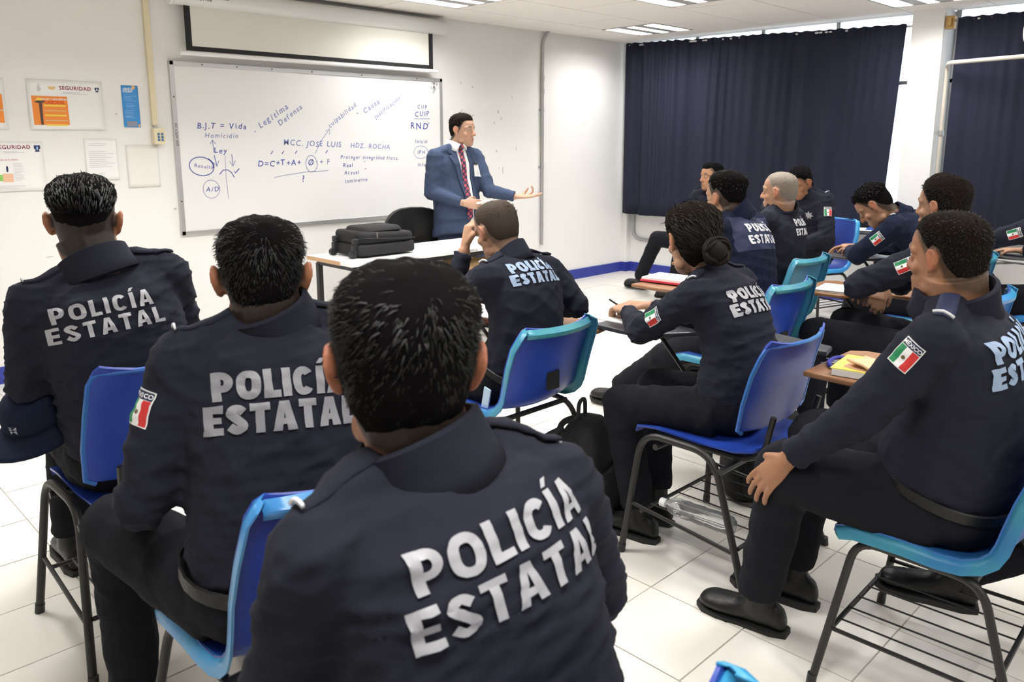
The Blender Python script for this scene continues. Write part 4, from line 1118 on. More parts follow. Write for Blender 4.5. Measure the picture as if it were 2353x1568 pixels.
    # arm patches
    for nm in g['patch']:
        s = -1 if nm == 'L' else 1
        A, E = joints['sh' + nm], joints['el' + nm]; d = nrm(E - A); c = A + (E - A) * g.get('patcht', .36)
        out = nrm(SX * s * g.get('patchout', 1.) + back * g.get('patchback', .25)); out = nrm(out - d * (out @ d)); U = np.cross(-d, out) * 1.0; V_ = -d
        U = nrm(np.cross(V_, out)); 
        if U @ (np.cross(V_, out)) < 0: U = -U
        par = []
        for nme, vf, m_, of in (('patch', rect(-.034, -.045, .034, .045), PAPER, .0022), ('patch_band', rect(-.031, .022, .031, .042), PANELN, .0032), ('stripe', rect(-.031, -.042, -.0103, .020), GREEN, .0032), ('stripe', rect(-.0103, -.042, .0103, .020), PAPER, .0032), ('stripe', rect(.0103, -.042, .031, .020), RED, .0032), ('crest', disc(0, -.010, .006, 10), EMBLEM, .0042), ('patch_lettering', xf(text_flat('MÉXICO', .0165, .0004, 0, 1.0), 0, .0262), PAPER, .0042)):
            k = MB(); decal(k, xf(vf, s=.8), c, U, V_, out, bv, of, maxlen=.012, reach=.15); par.append(obj(nme, k, m_, root if not par else par[0]))
    if g['badge']:
        tg, xx, yy_ = frame(.72); k = MB(); decal(k, star(.036), spine(.74) + xx * -.085, xx, tg, yy_, bv, .003); obj('chest_star', k, SILVER, shirt)
    # ---- trousers
    tm = MB()
    if not g['stand']: tm.loft([ring(t, a * bk, b * bk + be * .4, f) for t, a, b, f in ((-.13, .12, .10, .01), (-.09, .16, .128, .01), (0, .176, .135, .005), (.06, .172, .130, 0), (.10, .165, .126, be * .3))])
    else: tm.loft([ring(t, a * bk, b * bk, f) for t, a, b, f in ((-.08, .15, .12, .0), (.0, .165, .125, .0), (.12, .15, .118, 0))])
    tl = g.get('legw', 1.)
    for s, nm in ((-1, 'L'), (1, 'R')):
        hp, kn, an = joints['hip' + nm], joints['kn' + nm], joints['an' + nm]
        n = 9; tm.tube([hp + (kn - hp) * i / n for i in range(n + 1)], [(.098 - .022 * i / n) * bk * tl for i in range(n + 1)], 16, fold=.02, seed=s + 1)
        tm.ball(kn, .0745 * bk * tl, 14, 10)
        end = an + (kn - an) * .06
        tm.tube([kn + (end - kn) * i / n for i in range(n + 1)], [(.073 - .010 * i / n) * tl for i in range(n + 1)], 14, fold=.04, seed=s + 4)
    tmm = remesh(tm, g['cvox'], 5, .5)
    tmm = wrinkle(tmm, .003, spec.get('seed', 1) + 40, (P0, np.eye(3)), (4, 4, 4), [(joints['kn' + n_], .13, .0035) for n_ in 'LR'] + [(P0, .2, .003)])
    tro = obj('trousers', tmm, g.get('pants', NAVYD), root); tro.data.set_sharp_from_angle(angle=R(180))
    if g['belt']:
        b = MB(); n = 28
        r0 = [ring(t, .170 * bk + .006 + e_, .129 * bk + be * .4 + .006 + e_, be * .3, n) for t, e_ in ((.065, .0), (.07, .004), (.115, .004), (.12, .0))]
        b.loft(r0, caps=False); bo = obj('belt', b, LEATHER, root)
    # ---- boots
    for s, nm in ((-1, 'L'), (1, 'R')):
        an, kn = joints['an' + nm], joints['kn' + nm]; toe = joints['t' + nm]
        upv = nrm((kn - an) - toe * ((kn - an) @ toe)) if abs(nrm(kn - an) @ toe) < .95 else Z
        upv = nrm(upv - toe * (upv @ toe)) ; sd = np.cross(toe, upv)
        bt = MB(); rings = []
        fl = .272 * S
        for u, hw_, hh in ((-.09, .018, .03), (-.08, .030, .075), (-.04, .036, .095), (.02, .040, .088), (.07, .046, .062), (.12, .050, .052), (.16, .046, .046), (.185, .033, .036), (.195, .015, .020)):
            c = an + toe * u * fl / .285 - upv * .085
            rings.append([c + sd * hw_ * math.cos(a) + upv * (hh * .5 + hh * .5 * math.sin(a)) for a in np.linspace(0, 2 * math.pi, 15)[:-1]])
        bt.loft(rings)
        sl = nrm(kn - an)
        bt.tube([an - upv * .03, an + sl * .04, an + sl * .12], [.047, .046, .050], 14)
        bo = obj('shoe' if g['stand'] else 'boot', remesh(bt, .011, 3, .5), g.get('shoem', LEATHER), root)
        so = MB(); rr_ = []
        for z_ in (-.101, -.082):
            rr_.append([an + toe * u * fl / .285 + sd * w_ + upv * z_ for u, w_ in ((-.095, -.02), (-.05, -.038), (.05, -.042), (.12, -.052), (.17, -.046), (.2, -.02), (.2, .02), (.17, .046), (.12, .052), (.05, .042), (-.05, .038), (-.095, .02))])
        so.loft(rr_); obj('sole', so, SOLE, bo, smooth=False)
    # ---- hair
    hairstyle(g, root, H, Rh, hk)
    return root, dict(bv=bv, shirt=shirt, frame=frame, spine=spine, J=joints, N=N, X=X, Y=Y, H=H, Rh=Rh, trousers=tro)

def hairstyle(g, root, H, Rh, hk):
    st = g['hair']
    if st == 'none': return
    mb = MB(); nt_, np_ = 56, 26
    rr = random.Random(g.get('seed', 1) * 11 + 3)
    O = np.array([0, -.008, .012])
    def thick(d, p):
        th = math.atan2(p[0], p[1]); z = p[2]; hl = float(hairline(th)); m = (z - hl)
        top = min(max((z - .02) / .07, 0), 1); top = top * top * (3 - 2 * top)
        side = g.get('side', .003); h = g['hairh']
        t = side + (h - side) * top
        fd = g.get('cut', .02) * min(1, max(0, (abs(math.degrees(th)) - 30) / 45))                     # height over the hairline where the hair starts to have body
        f = min(max((m - fd) / .035, 0), 1)
        if st == 'flat':                            # squared top
            t = side + (h - side) * min(1, max(0, (z - .035) / .03))
        if st == 'bun': f = min(max(m / .02 + .2, 0), 1); t = .012 + .006 * top
        return t * f - .004 * (1 - f)
    V = []; 
    for i in range(np_ + 1):
        ph = math.pi * .86 * i / np_
        for j in range(nt_):
            th = 2 * math.pi * j / nt_
            d = Vector((math.sin(ph) * math.sin(th), math.sin(ph) * math.cos(th), math.cos(ph)))
            h, nn, ix, ds = HEADBVH.ray_cast(Vector(O), d, .4)
            if h is None: h = Vector(O) + d * .08
            t = thick(d, h)
            q = h + d * t
            if t > .002: q += d * (noise.noise(Vector(h) * 60 + Vector((g.get('seed', 1), 0, 0))) * min(.35 * t, .005))
            V.append(H + Rh @ (np.array(q) * hk))
    F = [(i * nt_ + j, i * nt_ + (j + 1) % nt_, (i + 1) * nt_ + (j + 1) % nt_, (i + 1) * nt_ + j) for i in range(np_) for j in range(nt_)]
    mb.add(V, F)
    # strands
    n = g['detail']; crown = np.array(g.get('crown', (0.01, -.055, .10)))
    for _ in range(n):
        ph = math.acos(rr.uniform(-.55, 1)); th = rr.uniform(0, 6.283)
        d = Vector((math.sin(ph) * math.sin(th), math.sin(ph) * math.cos(th), math.cos(ph)))
        h, nn, ix, ds = HEADBVH.ray_cast(Vector(O), d, .4)
        if h is None: continue
        t = thick(d, h)
        if t < .0022: continue
        p = np.array(h + d * t * .72); nd = np.array(d)
        fromc = p - crown; fromc = fromc - nd * (fromc @ nd); fl = np.linalg.norm(fromc) + 1e-6; fromc /= fl
        comb = np.array(g.get('comb', (0, .4, 0)))
        if st == 'bun': comb = nrm(np.array([0, -.10, -.02]) - p); fromc = comb
        v = nrm(nd * g.get('lift', .55) + fromc * g.get('swirl', .6) + comb - nd * (comb @ nd) * .7 + np.array([rr.gauss(0, 1), rr.gauss(0, 1), rr.gauss(0, 1)]) * g.get('mess', .22))
        L = (g.get('slen', 1.1) * max(t, .006) + .006) * rr.uniform(.6, 1.25)
        if st == 'bun': L = .045
        w = g.get('sw', .0012) * rr.uniform(.7, 1.3)
        sdv = nrm(np.cross(v, nd) + 1e-5) * w
        droop = nd * (-L * .25)
        p1 = p + v * L * .55; p2 = p + v * L + droop
        if st == 'bun': p1 = p + v * L * .5 + nd * .002; p2 = p + v * L
        W_ = [H + Rh @ (q * hk) for q in (p - sdv, p + sdv, p1 + sdv * .8, p1 - sdv * .8, p2)]
        mb.add(W_, [(0, 1, 2, 3), (3, 2, 4)], 1)
    mass = {HAIRB: HAIRM, HAIRD: HAIRMB}.get(g['hairm'], g['hairm'])
    ho = obj('hair', mb, [mass, g['hairm']], root); ho.data.set_sharp_from_angle(angle=R(180))
    if st == 'bun':
        b = MB(); c = np.array(g.get('bunc', (.0, -.135, -.035)))
        b.ball(H + Rh @ (c * hk), (.046, .038, .044), 18, 12, Matrix(Rh.tolist()))
        for k in range(16):
            a0 = rr.uniform(0, 6.28); tilt = rr.uniform(-.5, .5); P = []
            for q in range(18):
                a = a0 + q * .36; rad = .038 + .006 * math.sin(q * .5 + k) 
                v = np.array([math.cos(a) * rad * 1.05, -.012 + tilt * .03 * math.sin(a * 2), math.sin(a) * rad])
                P.append(H + Rh @ ((c + v) * hk))
            b.tube(P, [.002] + [.0065] * 16 + [.002], 6)
        obj('hair_bun', b, g['hairm'], ho)
# ------------------------------------------------------------------ chairs in the room (all face the whiteboard unless turned)
tablet_chair('tablet_chair', .85, 2.43, 0, 'A', 'blue plastic chair with black tube frame under the officer at the far left', BLUEP, BLUEF, WOOD, ztop=.86)
tablet_chair('tablet_chair', .80, 1.51, 0, 'B', 'blue chair with bright blue rolled edge under the second officer from the left', BLUEP, RIMBLUE, WOOD)
tablet_chair('tablet_chair', .66, .70, R(-8), 'B', 'blue chair of the officer nearest the camera', BLUEP, RIMBLUE, None)
tablet_chair('tablet_chair', 2.195, 2.215, 0, 'B', 'blue chair with worn teal rim under the officer leaning on his hand', BLUEP, RIMTEAL, WOOD, ztop=.785)
tablet_chair('tablet_chair', 2.465, 1.375, 0, 'A', 'bright blue chair with charcoal desk tablet and wire rack, under the woman officer', BLUEP, BLUEF, DARKL, dz=.72)
tablet_chair('tablet_chair', 3.42, 1.90, 0, 'B', 'blue chair with teal edge under the officer with white lettering panel', BLUEP, RIMTEAL, WOOD)
tablet_chair('tablet_chair', 4.24, 2.20, 0, 'B', 'faded teal and blue chair under the grey-haired officer', TEALP, RIMTEAL, WOOD)
tablet_chair('tablet_chair', 3.80, 1.17, 0, 'B', 'chair with brown desk tablet carrying blank white sheets, under the officer with folded arms', BLUEP, RIMBLUE, WOOD, dz=.72)
tablet_chair('tablet_chair', 4.98, 1.55, 0, 'B', 'chair with charcoal desk tablet under the officer bending down to write', BLUEP, RIMTEAL, DARKL, dz=.74)
tablet_chair('tablet_chair', 2.25, .60, R(2), 'B', 'blue chair fading to teal, under the large officer at right front', BLUEF, RIMTEAL, WOOD, dz=.745, dd=(.105, -.20))
tablet_chair('tablet_chair', 6.60, 2.14, 0, 'B', 'chair with charcoal desk tablet and papers beside the white pillar', BLUEP, RIMBLUE, DARKL, dz=.72)
tablet_chair('tablet_chair', 6.37, 3.83, R(10), 'B', 'chair of the officer who sits sideways before the left part of the curtain', BLUEP, RIMBLUE, None)
tablet_chair('tablet_chair', 6.30, 2.88, R(75), 'B', 'chair of the officer with lowered head and chest star by the curtain', BLUEP, RIMBLUE, None)
tablet_chair('tablet_chair', 5.52, 1.0, 0, 'B', 'chair with desk tablet and dark folder at the right picture edge', BLUEP, RIMBLUE, mat('grey_desk_laminate', (.45, .44, .42), .4), dz=.72)
tablet_chair('tablet_chair', 2.76, -.24, 0, 'B', 'chair outside the right picture edge, behind the large officer', BLUEP, RIMBLUE, None)

# ------------------------------------------------------------------ officers and presenter
PEOPLE = {}
def P(key, **k):
    k.setdefault('seed', len(PEOPLE) + 2)
    PEOPLE[key] = person(k); PEOPLE[key][1]['spec'] = k
BR = (.34, .165, .09); TANS = (.40, .22, .135); LT = (.52, .31, .215); DK = (.23, .115, .062)

P('p1', label='officer at the far left seen from behind, square-cut gelled hair', pel=(.82, 2.46), yaw=-.10, neck=(.765, 2.475, 1.10), head=(.755, 2.515, 1.232), hyaw=-.42, hroll=.02, S=1.03, bulk=1.13, sh=.182, roll=.13, vox=.0045, cvox=.0085,
  hair='flat', hairh=.021, side=.001, cut=.075, fade=.02, stubble=.97, comb=(.1, -.6, .0), lift=.10, swirl=.1, mess=.06, slen=1.7, sw=.0013, detail=2600, skin=BR, neckr=.077, hk=1.06,
  arms={'L': dict(e=(.565, 2.52, .79), w=(.64, 2.74, .68), hand=dict(curl=.5)), 'R': dict(e=(1.03, 2.56, .83), w=(1.17, 2.78, .775), n=(0, 0, -1), hand=dict(curl=.4))},
  text=dict(size=.044, sx=1.22, m=SILVER, t=.70, x=-.032, gap=1.22, bold=.22, y=.035, sp=.17), belly=.02, bow=.06, wr=.007)
P('p2', label='second officer from the left seen from behind, rounded black hair and both ears showing', pel=(.755, 1.47), yaw=-.28, syaw=-.30, neck=(.815, 1.55, 1.085), head=(.803, 1.56, 1.180), hyaw=-.48, bulk=1.12, sh=.178, vox=.0042, cvox=.008,
  hair='crop', hairh=.014, side=.004, cut=.04, fade=.025, stubble=.96, comb=(0, .15, 0), swirl=.9, lift=.1, mess=.14, crown=(.01, -.06, .09), sw=.0011, slen=1.5, detail=3600, skin=BR, neckr=.072, hk=1.05,
  arms={'L': dict(e=(.53, 1.58, .76), w=(.60, 1.80, .66)), 'R': dict(e=(.98, 1.50, .80), w=(1.0, 1.74, .76))},
  legs={'L': dict(k=(.585, 1.93, .56), a=(.60, 1.96, .10)), 'R': dict(k=(.93, 1.92, .56), a=(.95, 1.95, .1))},
  text=dict(size=.056, sx=1.08, m=SILVERD, t=.66, x=-.012, gap=1.14, bold=.27, y=.022, sp=.07), patch=('L',), patchback=.45, belt=True, belly=.025, wr=.007)
P('p3', label='officer nearest the camera seen from behind, thick tousled black hair', pel=(.68, .70), yaw=-.17, neck=(.635, .805, 1.045), head=(.627, .835, 1.172), hyaw=-.60, hroll=.03, bulk=1.1, sh=.176, vox=.004, cvox=.0075,
  hair='full', hairh=.020, side=.009, cut=.0, fade=.02, stubble=.95, comb=(-.05, .25, 0), swirl=.9, lift=.2, mess=.2, crown=(.02, -.06, .095), slen=.85, sw=.0010, slope=.078, detail=6000, skin=(.42, .19, .11), neckr=.070, hk=1.09,
  text=dict(size=.049, sx=1.26, m=SILVER, t=.68, x=.02, gap=1.22, bold=.22, y=.035, sp=.10), wr=.005, bow=.05)
P('p4', label='officer with shaved hair resting his head on his raised left hand', pel=(2.185, 2.20), yaw=.07, neck=(2.205, 2.23, 1.00), head=(2.195, 2.30, 1.115), hyaw=-.1, hpitch=-.25, hroll=-.1, bulk=1.03, sh=.175, vox=.005, cvox=.009, bow=.075,
  hair='crop', hairh=.0035, side=.0012, cut=.02, fade=.02, stubble=.72, stubc=(.055, .04, .03), hairm=HAIRS, detail=700, sw=.0012, skin=TANS, roll=-.02,
  arms={'L': dict(e=(2.07, 2.47, .785), w=(2.145, 2.44, 1.03), d=(.2, -.02, .9), n=(.8, -.3, 0), hand=dict(curl=1.0)), 'R': dict(e=(2.47, 2.12, .80), w=(2.52, 2.36, .745))},
  text=dict(size=.044, sx=1.2, m=SKYP, t=.72, x=-.01, gap=1.13, bold=.27, y=.06, sp=.07), patch=('L',), belt=True, wr=.006)
P('p5', label='woman officer with dark hair in a low bun writing at a charcoal desk tablet', pel=(2.48, 1.40), yaw=.04, neck=(2.505, 1.525, .985), head=(2.485, 1.585, 1.113), hyaw=-.48, hpitch=-.12, hroll=-.04, S=.94, bulk=.98, sh=.16, vox=.0045, cvox=.0085, bow=.07,
  hair='bun', hairm=HAIRD, detail=2600, sw=.0016, skin=TANS, neckr=.052, fade=.02, beard=0, hk=1.06,
  arms={'L': dict(e=(2.40, 1.74, .765), w=(2.61, 1.96, .772), d=(.5, .8, .05), n=(.2, 0, -1), hand=dict(curl=.55)), 'R': dict(e=(2.78, 1.72, .75), w=(2.78, 1.97, .772), d=(-.5, .8, .05), n=(0, 0, -1), hand=dict(curl=.5))},
  legs={'L': dict(k=(2.30, 1.75, .505), a=(2.31, 1.66, .10), toe=(-.1, 1, 0)), 'R': dict(k=(2.55, 1.78, .51), a=(2.48, 1.70, .10))},
  text=dict(size=.045, sx=1.2, m=SILVER, t=.66, x=.0, gap=1.13, bold=.27, y=.025, sp=.07), patch=('L',), patchback=-.75, patcht=.55)
P('p6', label='officer with faded black hair and a navy panel of white lettering on his back', pel=(3.42, 1.93), yaw=.05, neck=(3.47, 2.00, 1.105), head=(3.455, 2.035, 1.190), hyaw=-.15, hpitch=-.05, bulk=1.12, sh=.178, top=NAVYB, epaul=False, cvox=.011, bow=.06,
  hair='flat', hairh=.022, side=.001, cut=.05, fade=.02, stubble=.92, comb=(0, .3, 0), lift=.2, detail=900, skin=TANS, neckr=.072, hk=1.0,
  legs={'L': dict(a=(3.42, 2.66, .10)), 'R': dict(a=(3.62, 2.55, .1))}, arms={'L': dict(w=(3.46, 2.24, .66)), 'R': dict(w=(3.68, 2.28, .74))},
  text=dict(size=.043, sx=1.1, m=WPRINT, t=.74, x=.0, gap=1.35, bold=.24, panel=True, y=.035))
P('p7', label='officer with close-cropped grey hair in left profile', pel=(4.20, 2.22), yaw=.03, neck=(4.225, 2.15, 1.085), head=(4.20, 2.14, 1.18), hyaw=.12, bulk=1.1, sh=.172, epaul=False,
  hair='crop', hairh=.004, side=.0015, cut=.03, fade=.05, stubble=.7, stubc=(.25, .21, .175), hairm=HAIRG, detail=600, skin=(.42, .23, .14), neckr=.068, hk=.96, bow=.05,
  text=dict(size=.038, sx=1.1, m=WPRINT, t=.75, x=.05, gap=1.35, bold=.23, y=.04), arms={'L': dict(w=(4.12, 2.60, .66)), 'R': dict(w=(4.45, 2.58, .74))})
P('p8', label='officer with short black hair sitting sideways before the curtain, one leg stretched out', pel=(6.33, 3.86), yaw=1.5, neck=(6.31, 3.86, 1.02), head=(6.295, 3.86, 1.142), hyaw=1.15, bulk=1.0, sh=.168, hair='flat', hairh=.016, side=.003, cut=.05, fade=.02, comb=(0, .5, .1), lift=.2, detail=500, skin=(.40, .21, .12), look=.3,
  arms={'L': dict(w=(6.10, 3.86, .84)), 'R': dict(w=(6.10, 3.92, .82))},
  legs={'R': dict(k=(6.15, 4.31, .57), a=(6.38, 4.67, .12), toe=(-.05, 1, .05)), 'L': dict(k=(6.06, 3.98, .55), a=(6.25, 4.18, .10), toe=(-.3, 1, 0))})
P('p9', label='officer with lowered head and silver star on his chest by the curtain', pel=(6.25, 2.89), yaw=R(72), neck=(6.13, 2.905, 1.055), head=(6.075, 2.925, 1.135), hyaw=R(70), hpitch=-.5, bulk=1.12, sh=.175, hair='crop', hairh=.014, side=.003, cut=.03, fade=.02, detail=500, skin=BR, badge=True, patch=('L',), patchback=-.7,
  arms={'L': dict(w=(5.86, 2.84, .68)), 'R': dict(w=(5.86, 3.02, .68))})
P('p10', label='officer bending low over his charcoal desk tablet to write', pel=(4.96, 1.52), yaw=.0, neck=(4.87, 1.74, 1.02), head=(4.79, 1.845, 1.09), hyaw=.2, hpitch=-.75, bulk=1.04, sh=.172, hair='flat', hairh=.018, side=.002, cut=.03, fade=.02, stubble=.9, comb=(0, -.4, .1), mess=.15, lift=.3, sw=.0018, detail=1200, skin=TANS, top=NAVYB, bow=.09, hk=1.04,
  arms={'L': dict(e=(4.72, 1.90, .80), w=(5.02, 2.06, .785), hand=dict(curl=.7)), 'R': dict(e=(5.22, 1.86, .80), w=(5.22, 2.10, .79))}, patch=('L',), patchback=.1, text=dict(size=.055, m=WPRINT, t=.72))
P('p11', label='officer with full dark hair and folded arms, flag patch on his sleeve', pel=(3.78, 1.14), yaw=.05, neck=(3.76, 1.13, 1.06), head=(3.73, 1.155, 1.185), hyaw=-.2, bulk=1.08, sh=.175, hair='full', hairh=.018, side=.008, cut=.01, fade=.02, mess=.4, comb=(0, .2, 0), hairm=HAIRD, detail=2000, skin=TANS, bow=.05, hk=1.03,
  arms={'L': dict(e=(3.56, 1.42, .83), w=(3.80, 1.50, .77), hand=dict(curl=.5)), 'R': dict(e=(3.96, 1.38, .80), w=(3.84, 1.42, .82), d=(-.55, -.1, -.8), n=(.4, .3, -.5), hand=dict(curl=.8))},
  legs={'L': dict(k=(3.62, 1.62, .57), a=(3.62, 1.62, .10)), 'R': dict(k=(3.95, 1.62, .57), a=(3.95, 1.62, .1))}, patch=('L',), patchback=-.2, armw=1.1)
P('p12', label='large officer at the right front in left profile, hand resting on his knee', pel=(2.23, .615), yaw=.10, shf=.02, neck=(2.187, .632, 1.065), head=(2.168, .648, 1.178), hyaw=-.24, hpitch=-.03, bulk=1.16, sh=.182, vox=.0045, cvox=.0085, S=1.03,
  hair='crop', hairh=.012, side=.003, cut=.03, fade=.025, stubble=.86, stubc=(.04, .028, .018), hairm=HAIRD, mess=.35, comb=(0, .1, 0), swirl=.6, lift=.3, sw=.0013, slen=.7, detail=3600, skin=BR, neckr=.073, hk=.94, belly=.03, strapm=PANELN,
  arms={'L': dict(e=(1.955, .745, .80), w=(1.965, .925, .63), d=(-.10, .60, -.72), n=(.85, -.15, -.35), hand=dict(curl=.3, spread=.085)), 'R': dict(e=(2.48, .68, .80), w=(2.60, .92, .755), d=(.3, .9, 0), n=(0, 0, -1), hand=dict(curl=.5))},
  legs={'L': dict(k=(2.035, .965, .56), a=(2.10, 1.06, .10)), 'R': dict(k=(2.35, 1.02, .56), a=(2.32, 1.06, .10))},
  text=dict(size=.052, sx=1.08, m=SKYP, t=.70, x=-.034, gap=1.14, bold=.26, y=.03, sp=.08), patch=('L',), patchback=-.38, patcht=.24, belt=True, wr=.0042, legw=1.05)
P('p13', label='officer mostly hidden behind the one with folded arms, beside the white pillar', pel=(6.58, 1.98), neck=(6.60, 2.04, 1.01), head=(6.575, 2.06, 1.105), hpitch=-.2, hyaw=.3, hair='crop', hairh=.006, side=.002, cut=.03, fade=.02, hairm=HAIRD, detail=300, skin=TANS, vox=.0065, cvox=.013)
P('p14', label='officer at the right picture edge, only his sleeve with flag patch in view', pel=(5.50, 1.0), yaw=.0, neck=(5.47, 1.07, 1.07), head=(5.47, 1.125, 1.175), hyaw=.15, bulk=1.1, sh=.175, hair='crop', detail=400, skin=TANS, vox=.0065, cvox=.012, arms={'L': dict(e=(5.26, 1.42, .86), w=(5.52, 1.52, .79)), 'R': dict(w=(5.82, 1.32, .78))}, patch=('L',), patchback=-.1, patcht=.5)
P('p15', label='officer beyond the right picture edge, only a black boot and trouser leg in view', pel=(2.76, -.20), yaw=.1, neck=(2.76, -.22, 1.08), head=(2.76, -.18, 1.21), hair='crop', detail=300, skin=TANS, vox=.0065, cvox=.012, legs={'L': dict(k=(2.62, .22, .52), a=(2.46, .64, .21), toe=(-.35, .85, .10)), 'R': dict(k=(2.90, .25, .55), a=(2.95, .3, .1))})

P('presenter', label='presenter in blue suit and red plaid tie standing by the whiteboard, gesturing', pel=(4.12, 4.78), yaw=R(168), neck=(4.115, 4.775, 1.395), head=(4.155, 4.74, 1.535), hyaw=R(200), hpitch=-.02, stand=True, hipz=.86, bulk=1.08, sh=.172, top=SUIT, topname='jacket', pants=SUIT, shoem=BROWNS, epaul=False, collarm=SHIRTW, vox=.0045, cvox=.010, bow=.02, belly=.03, neckr=.062,
  hair='crop', hairh=.014, side=.004, cut=.02, fade=.02, stubble=.9, comb=(0, -.6, 0), lift=.3, hairm=HAIRD, detail=1500, skin=LT, beard=.05, look=-.4, wr=.003, hk=1.02,
  arms={'R': dict(e=(3.895, 4.81, 1.07), w=(4.00, 4.565, 1.0), d=(.80, -.5, -.1), n=(.5, .8, -.2), hand=dict(curl=.7, thumb=.7)), 'L': dict(e=(4.285, 4.58, 1.075), w=(4.40, 4.40, 1.035), d=(.72, -.68, .02), n=(-.1, -.1, 1), hand=dict(fcurl=(.85, .15, .12, .18), thumb=1.2, thumbout=.5))},
  legs={'L': dict(k=(4.24, 4.63, .50), a=(4.26, 4.62, .10), toe=(.35, -.9, 0)), 'R': dict(k=(4.06, 4.74, .50), a=(4.07, 4.74, .10), toe=(.1, -1, 0))}, legw=1.0)

# jacket front: shirt, tie, lapels, identity card
root, cx = PEOPLE['presenter']
tg, xx, yy_ = cx['frame'](.62); O = cx['spine'](.62); Nn = yy_
# local front coordinates: x to the viewer's right when facing him is -xx
U_ = -xx
k = MB(); decal(k, poly([(-.055, .245), (.050, .245), (.060, .10), (.062, -.10), (.058, -.33), (.035, -.33), (.018, -.20), (-.02, .02)]), O, U_, tg, Nn, cx['bv'], .004); sf = obj('shirt_front', k, SHIRTW, root)
TIE = mat('red_plaid_tie', (.42, .05, .07), .6)
nt = TIE.node_tree; b_ = nt.nodes['Principled BSDF']; tc = nt.nodes.new('ShaderNodeTexCoord'); mp = nt.nodes.new('ShaderNodeMapping'); mp.inputs['Rotation'].default_value = (R(20), R(35), R(45))
w1 = nt.nodes.new('ShaderNodeTexWave'); w1.inputs['Scale'].default_value = 11; w2 = nt.nodes.new('ShaderNodeTexWave'); w2.bands_direction = 'Z'; w2.inputs['Scale'].default_value = 11
nt.links.new(tc.outputs['Object'], mp.inputs[0]); nt.links.new(mp.outputs[0], w1.inputs[0]); nt.links.new(mp.outputs[0], w2.inputs[0])
ml = nt.nodes.new('ShaderNodeMath'); ml.operation = 'MULTIPLY'; nt.links.new(w1.outputs[1], ml.inputs[0]); nt.links.new(w2.outputs[1], ml.inputs[1])
rp = nt.nodes.new('ShaderNodeValToRGB'); rp.color_ramp.elements[0].position = .12; rp.color_ramp.elements[0].color = (.02, .02, .07, 1); rp.color_ramp.elements[1].position = .3; rp.color_ramp.elements[1].color = (.50, .07, .09, 1)
nt.links.new(ml.outputs[0], rp.inputs[0]); nt.links.new(rp.outputs[0], b_.inputs['Base Color'])
k = MB(); decal(k, poly([(-.018, .225), (.022, .225), (.030, -.02), (.048, -.30), (.022, -.325), (-.002, -.30), (-.008, .0)]), O, U_, tg, Nn, cx['bv'], .009); obj('tie', k, TIE, root).modifiers.new('thickness', 'SOLIDIFY').thickness = .004
k = MB(); k.ball(np.array(O) + tg * .228 + Nn * .10 + U_ * .002, (.018, .014, .020), 10, 8); obj('tie_knot', k, TIE, root)
for nm, pts in (('lapel', [(-.075, .25), (-.045, .245), (-.012, .02), (.020, -.20), (-.01, -.16), (-.062, .08), (-.095, .155), (-.068, .165), (-.10, .185)]), ('lapel', [(.05, .25), (.075, .25), (.098, .17), (.078, .155), (.098, .14), (.082, .0), (.066, -.12), (.062, .06)])):
    k = MB(); decal(k, poly(pts), O, U_, tg, Nn, cx['bv'], .007); obj(nm, k, SUIT, root).modifiers.new('thickness', 'SOLIDIFY').thickness = .004
k = MB(); decal(k, poly([(.105, .09), (.142, .09), (.146, .0), (.11, .0)]), O, U_, tg, Nn, cx['bv'], .006); ic = obj('identity_card', k, PAPER, root); k = MB(); decal(k, rect(.108, .085, .138, .105), O, U_, tg, Nn, cx['bv'], .010); obj('card_clip', k, BLACK, ic)
for s in (-1, 1):
    k = MB(); V = [cx['N'] + cx['X'] * -s * 0 + tg * 0 for _ in ()]
    c0 = np.array(O) + tg * .245 + Nn * .07
    pts = [c0 + U_ * s * .012 + Nn * .035 - tg * .005, c0 + U_ * s * .062 - Nn * .01 + tg * .03, c0 + U_ * s * .064 + Nn * .0 - tg * .0, c0 + U_ * s * .045 + Nn * .03 - tg * .045]
    k.add(pts, [(0, 1, 2, 3)]); obj('collar_point', k, SHIRTW, root, smooth=False).modifiers.new('thickness', 'SOLIDIFY').thickness = .003
J = cx['J']
hp = np.array(J['wrR']) + nrm((.80, -.5, -.1)) * .115 + np.array([.02, -.01, .015])
o = obj('marker_pen', MB().tube([hp - np.array([.035, -.02, .01]), hp + np.array([.055, -.05, .012])], .008, 10), PAPER, loc=tuple(hp)); tag(o, "white marker held in the presenter's right hand", 'marker')

# ------------------------------------------------------------------ small things
def sheaf(name, c, w, d, z, n, yaw, m, label, cat='paper', rag=.004, group=None):
    e = MB(); rr = random.Random(label)
    for i in range(n):
        a = yaw + rr.uniform(-.03, .03); e.box((c[0] + rr.uniform(-rag, rag), c[1] + rr.uniform(-rag, rag), z + .0012 + i * .0022), (w, d, .0018), Matrix.Rotation(a, 3, 'Z'))
    o = obj(name, e, m, loc=(c[0], c[1], z), smooth=False); tag(o, label, cat, group); return o
sheaf('paper_stack', (4.00, 1.64), .21, .28, .721, 5, .15, PAPER, 'stack of blank white sheets on the brown desk tablet', rag=.006)
sheaf('paper_stack', (6.84, 2.66), .24, .33, .721, 4, .3, PAPER, 'white papers on the desk tablet beside the pillar', rag=.006)
sheaf('folder', (6.93, 2.56), .25, .30, .7295, 2, .25, mat('blue_folder', (.03, .08, .35), .5), 'blue folder lying over the white papers by the pillar', 'folder')
sheaf('paper_stack', (5.78, 1.33), .22, .33, .721, 6, -.1, PAPER, 'white papers on the grey desk tablet at the right edge', rag=.006)
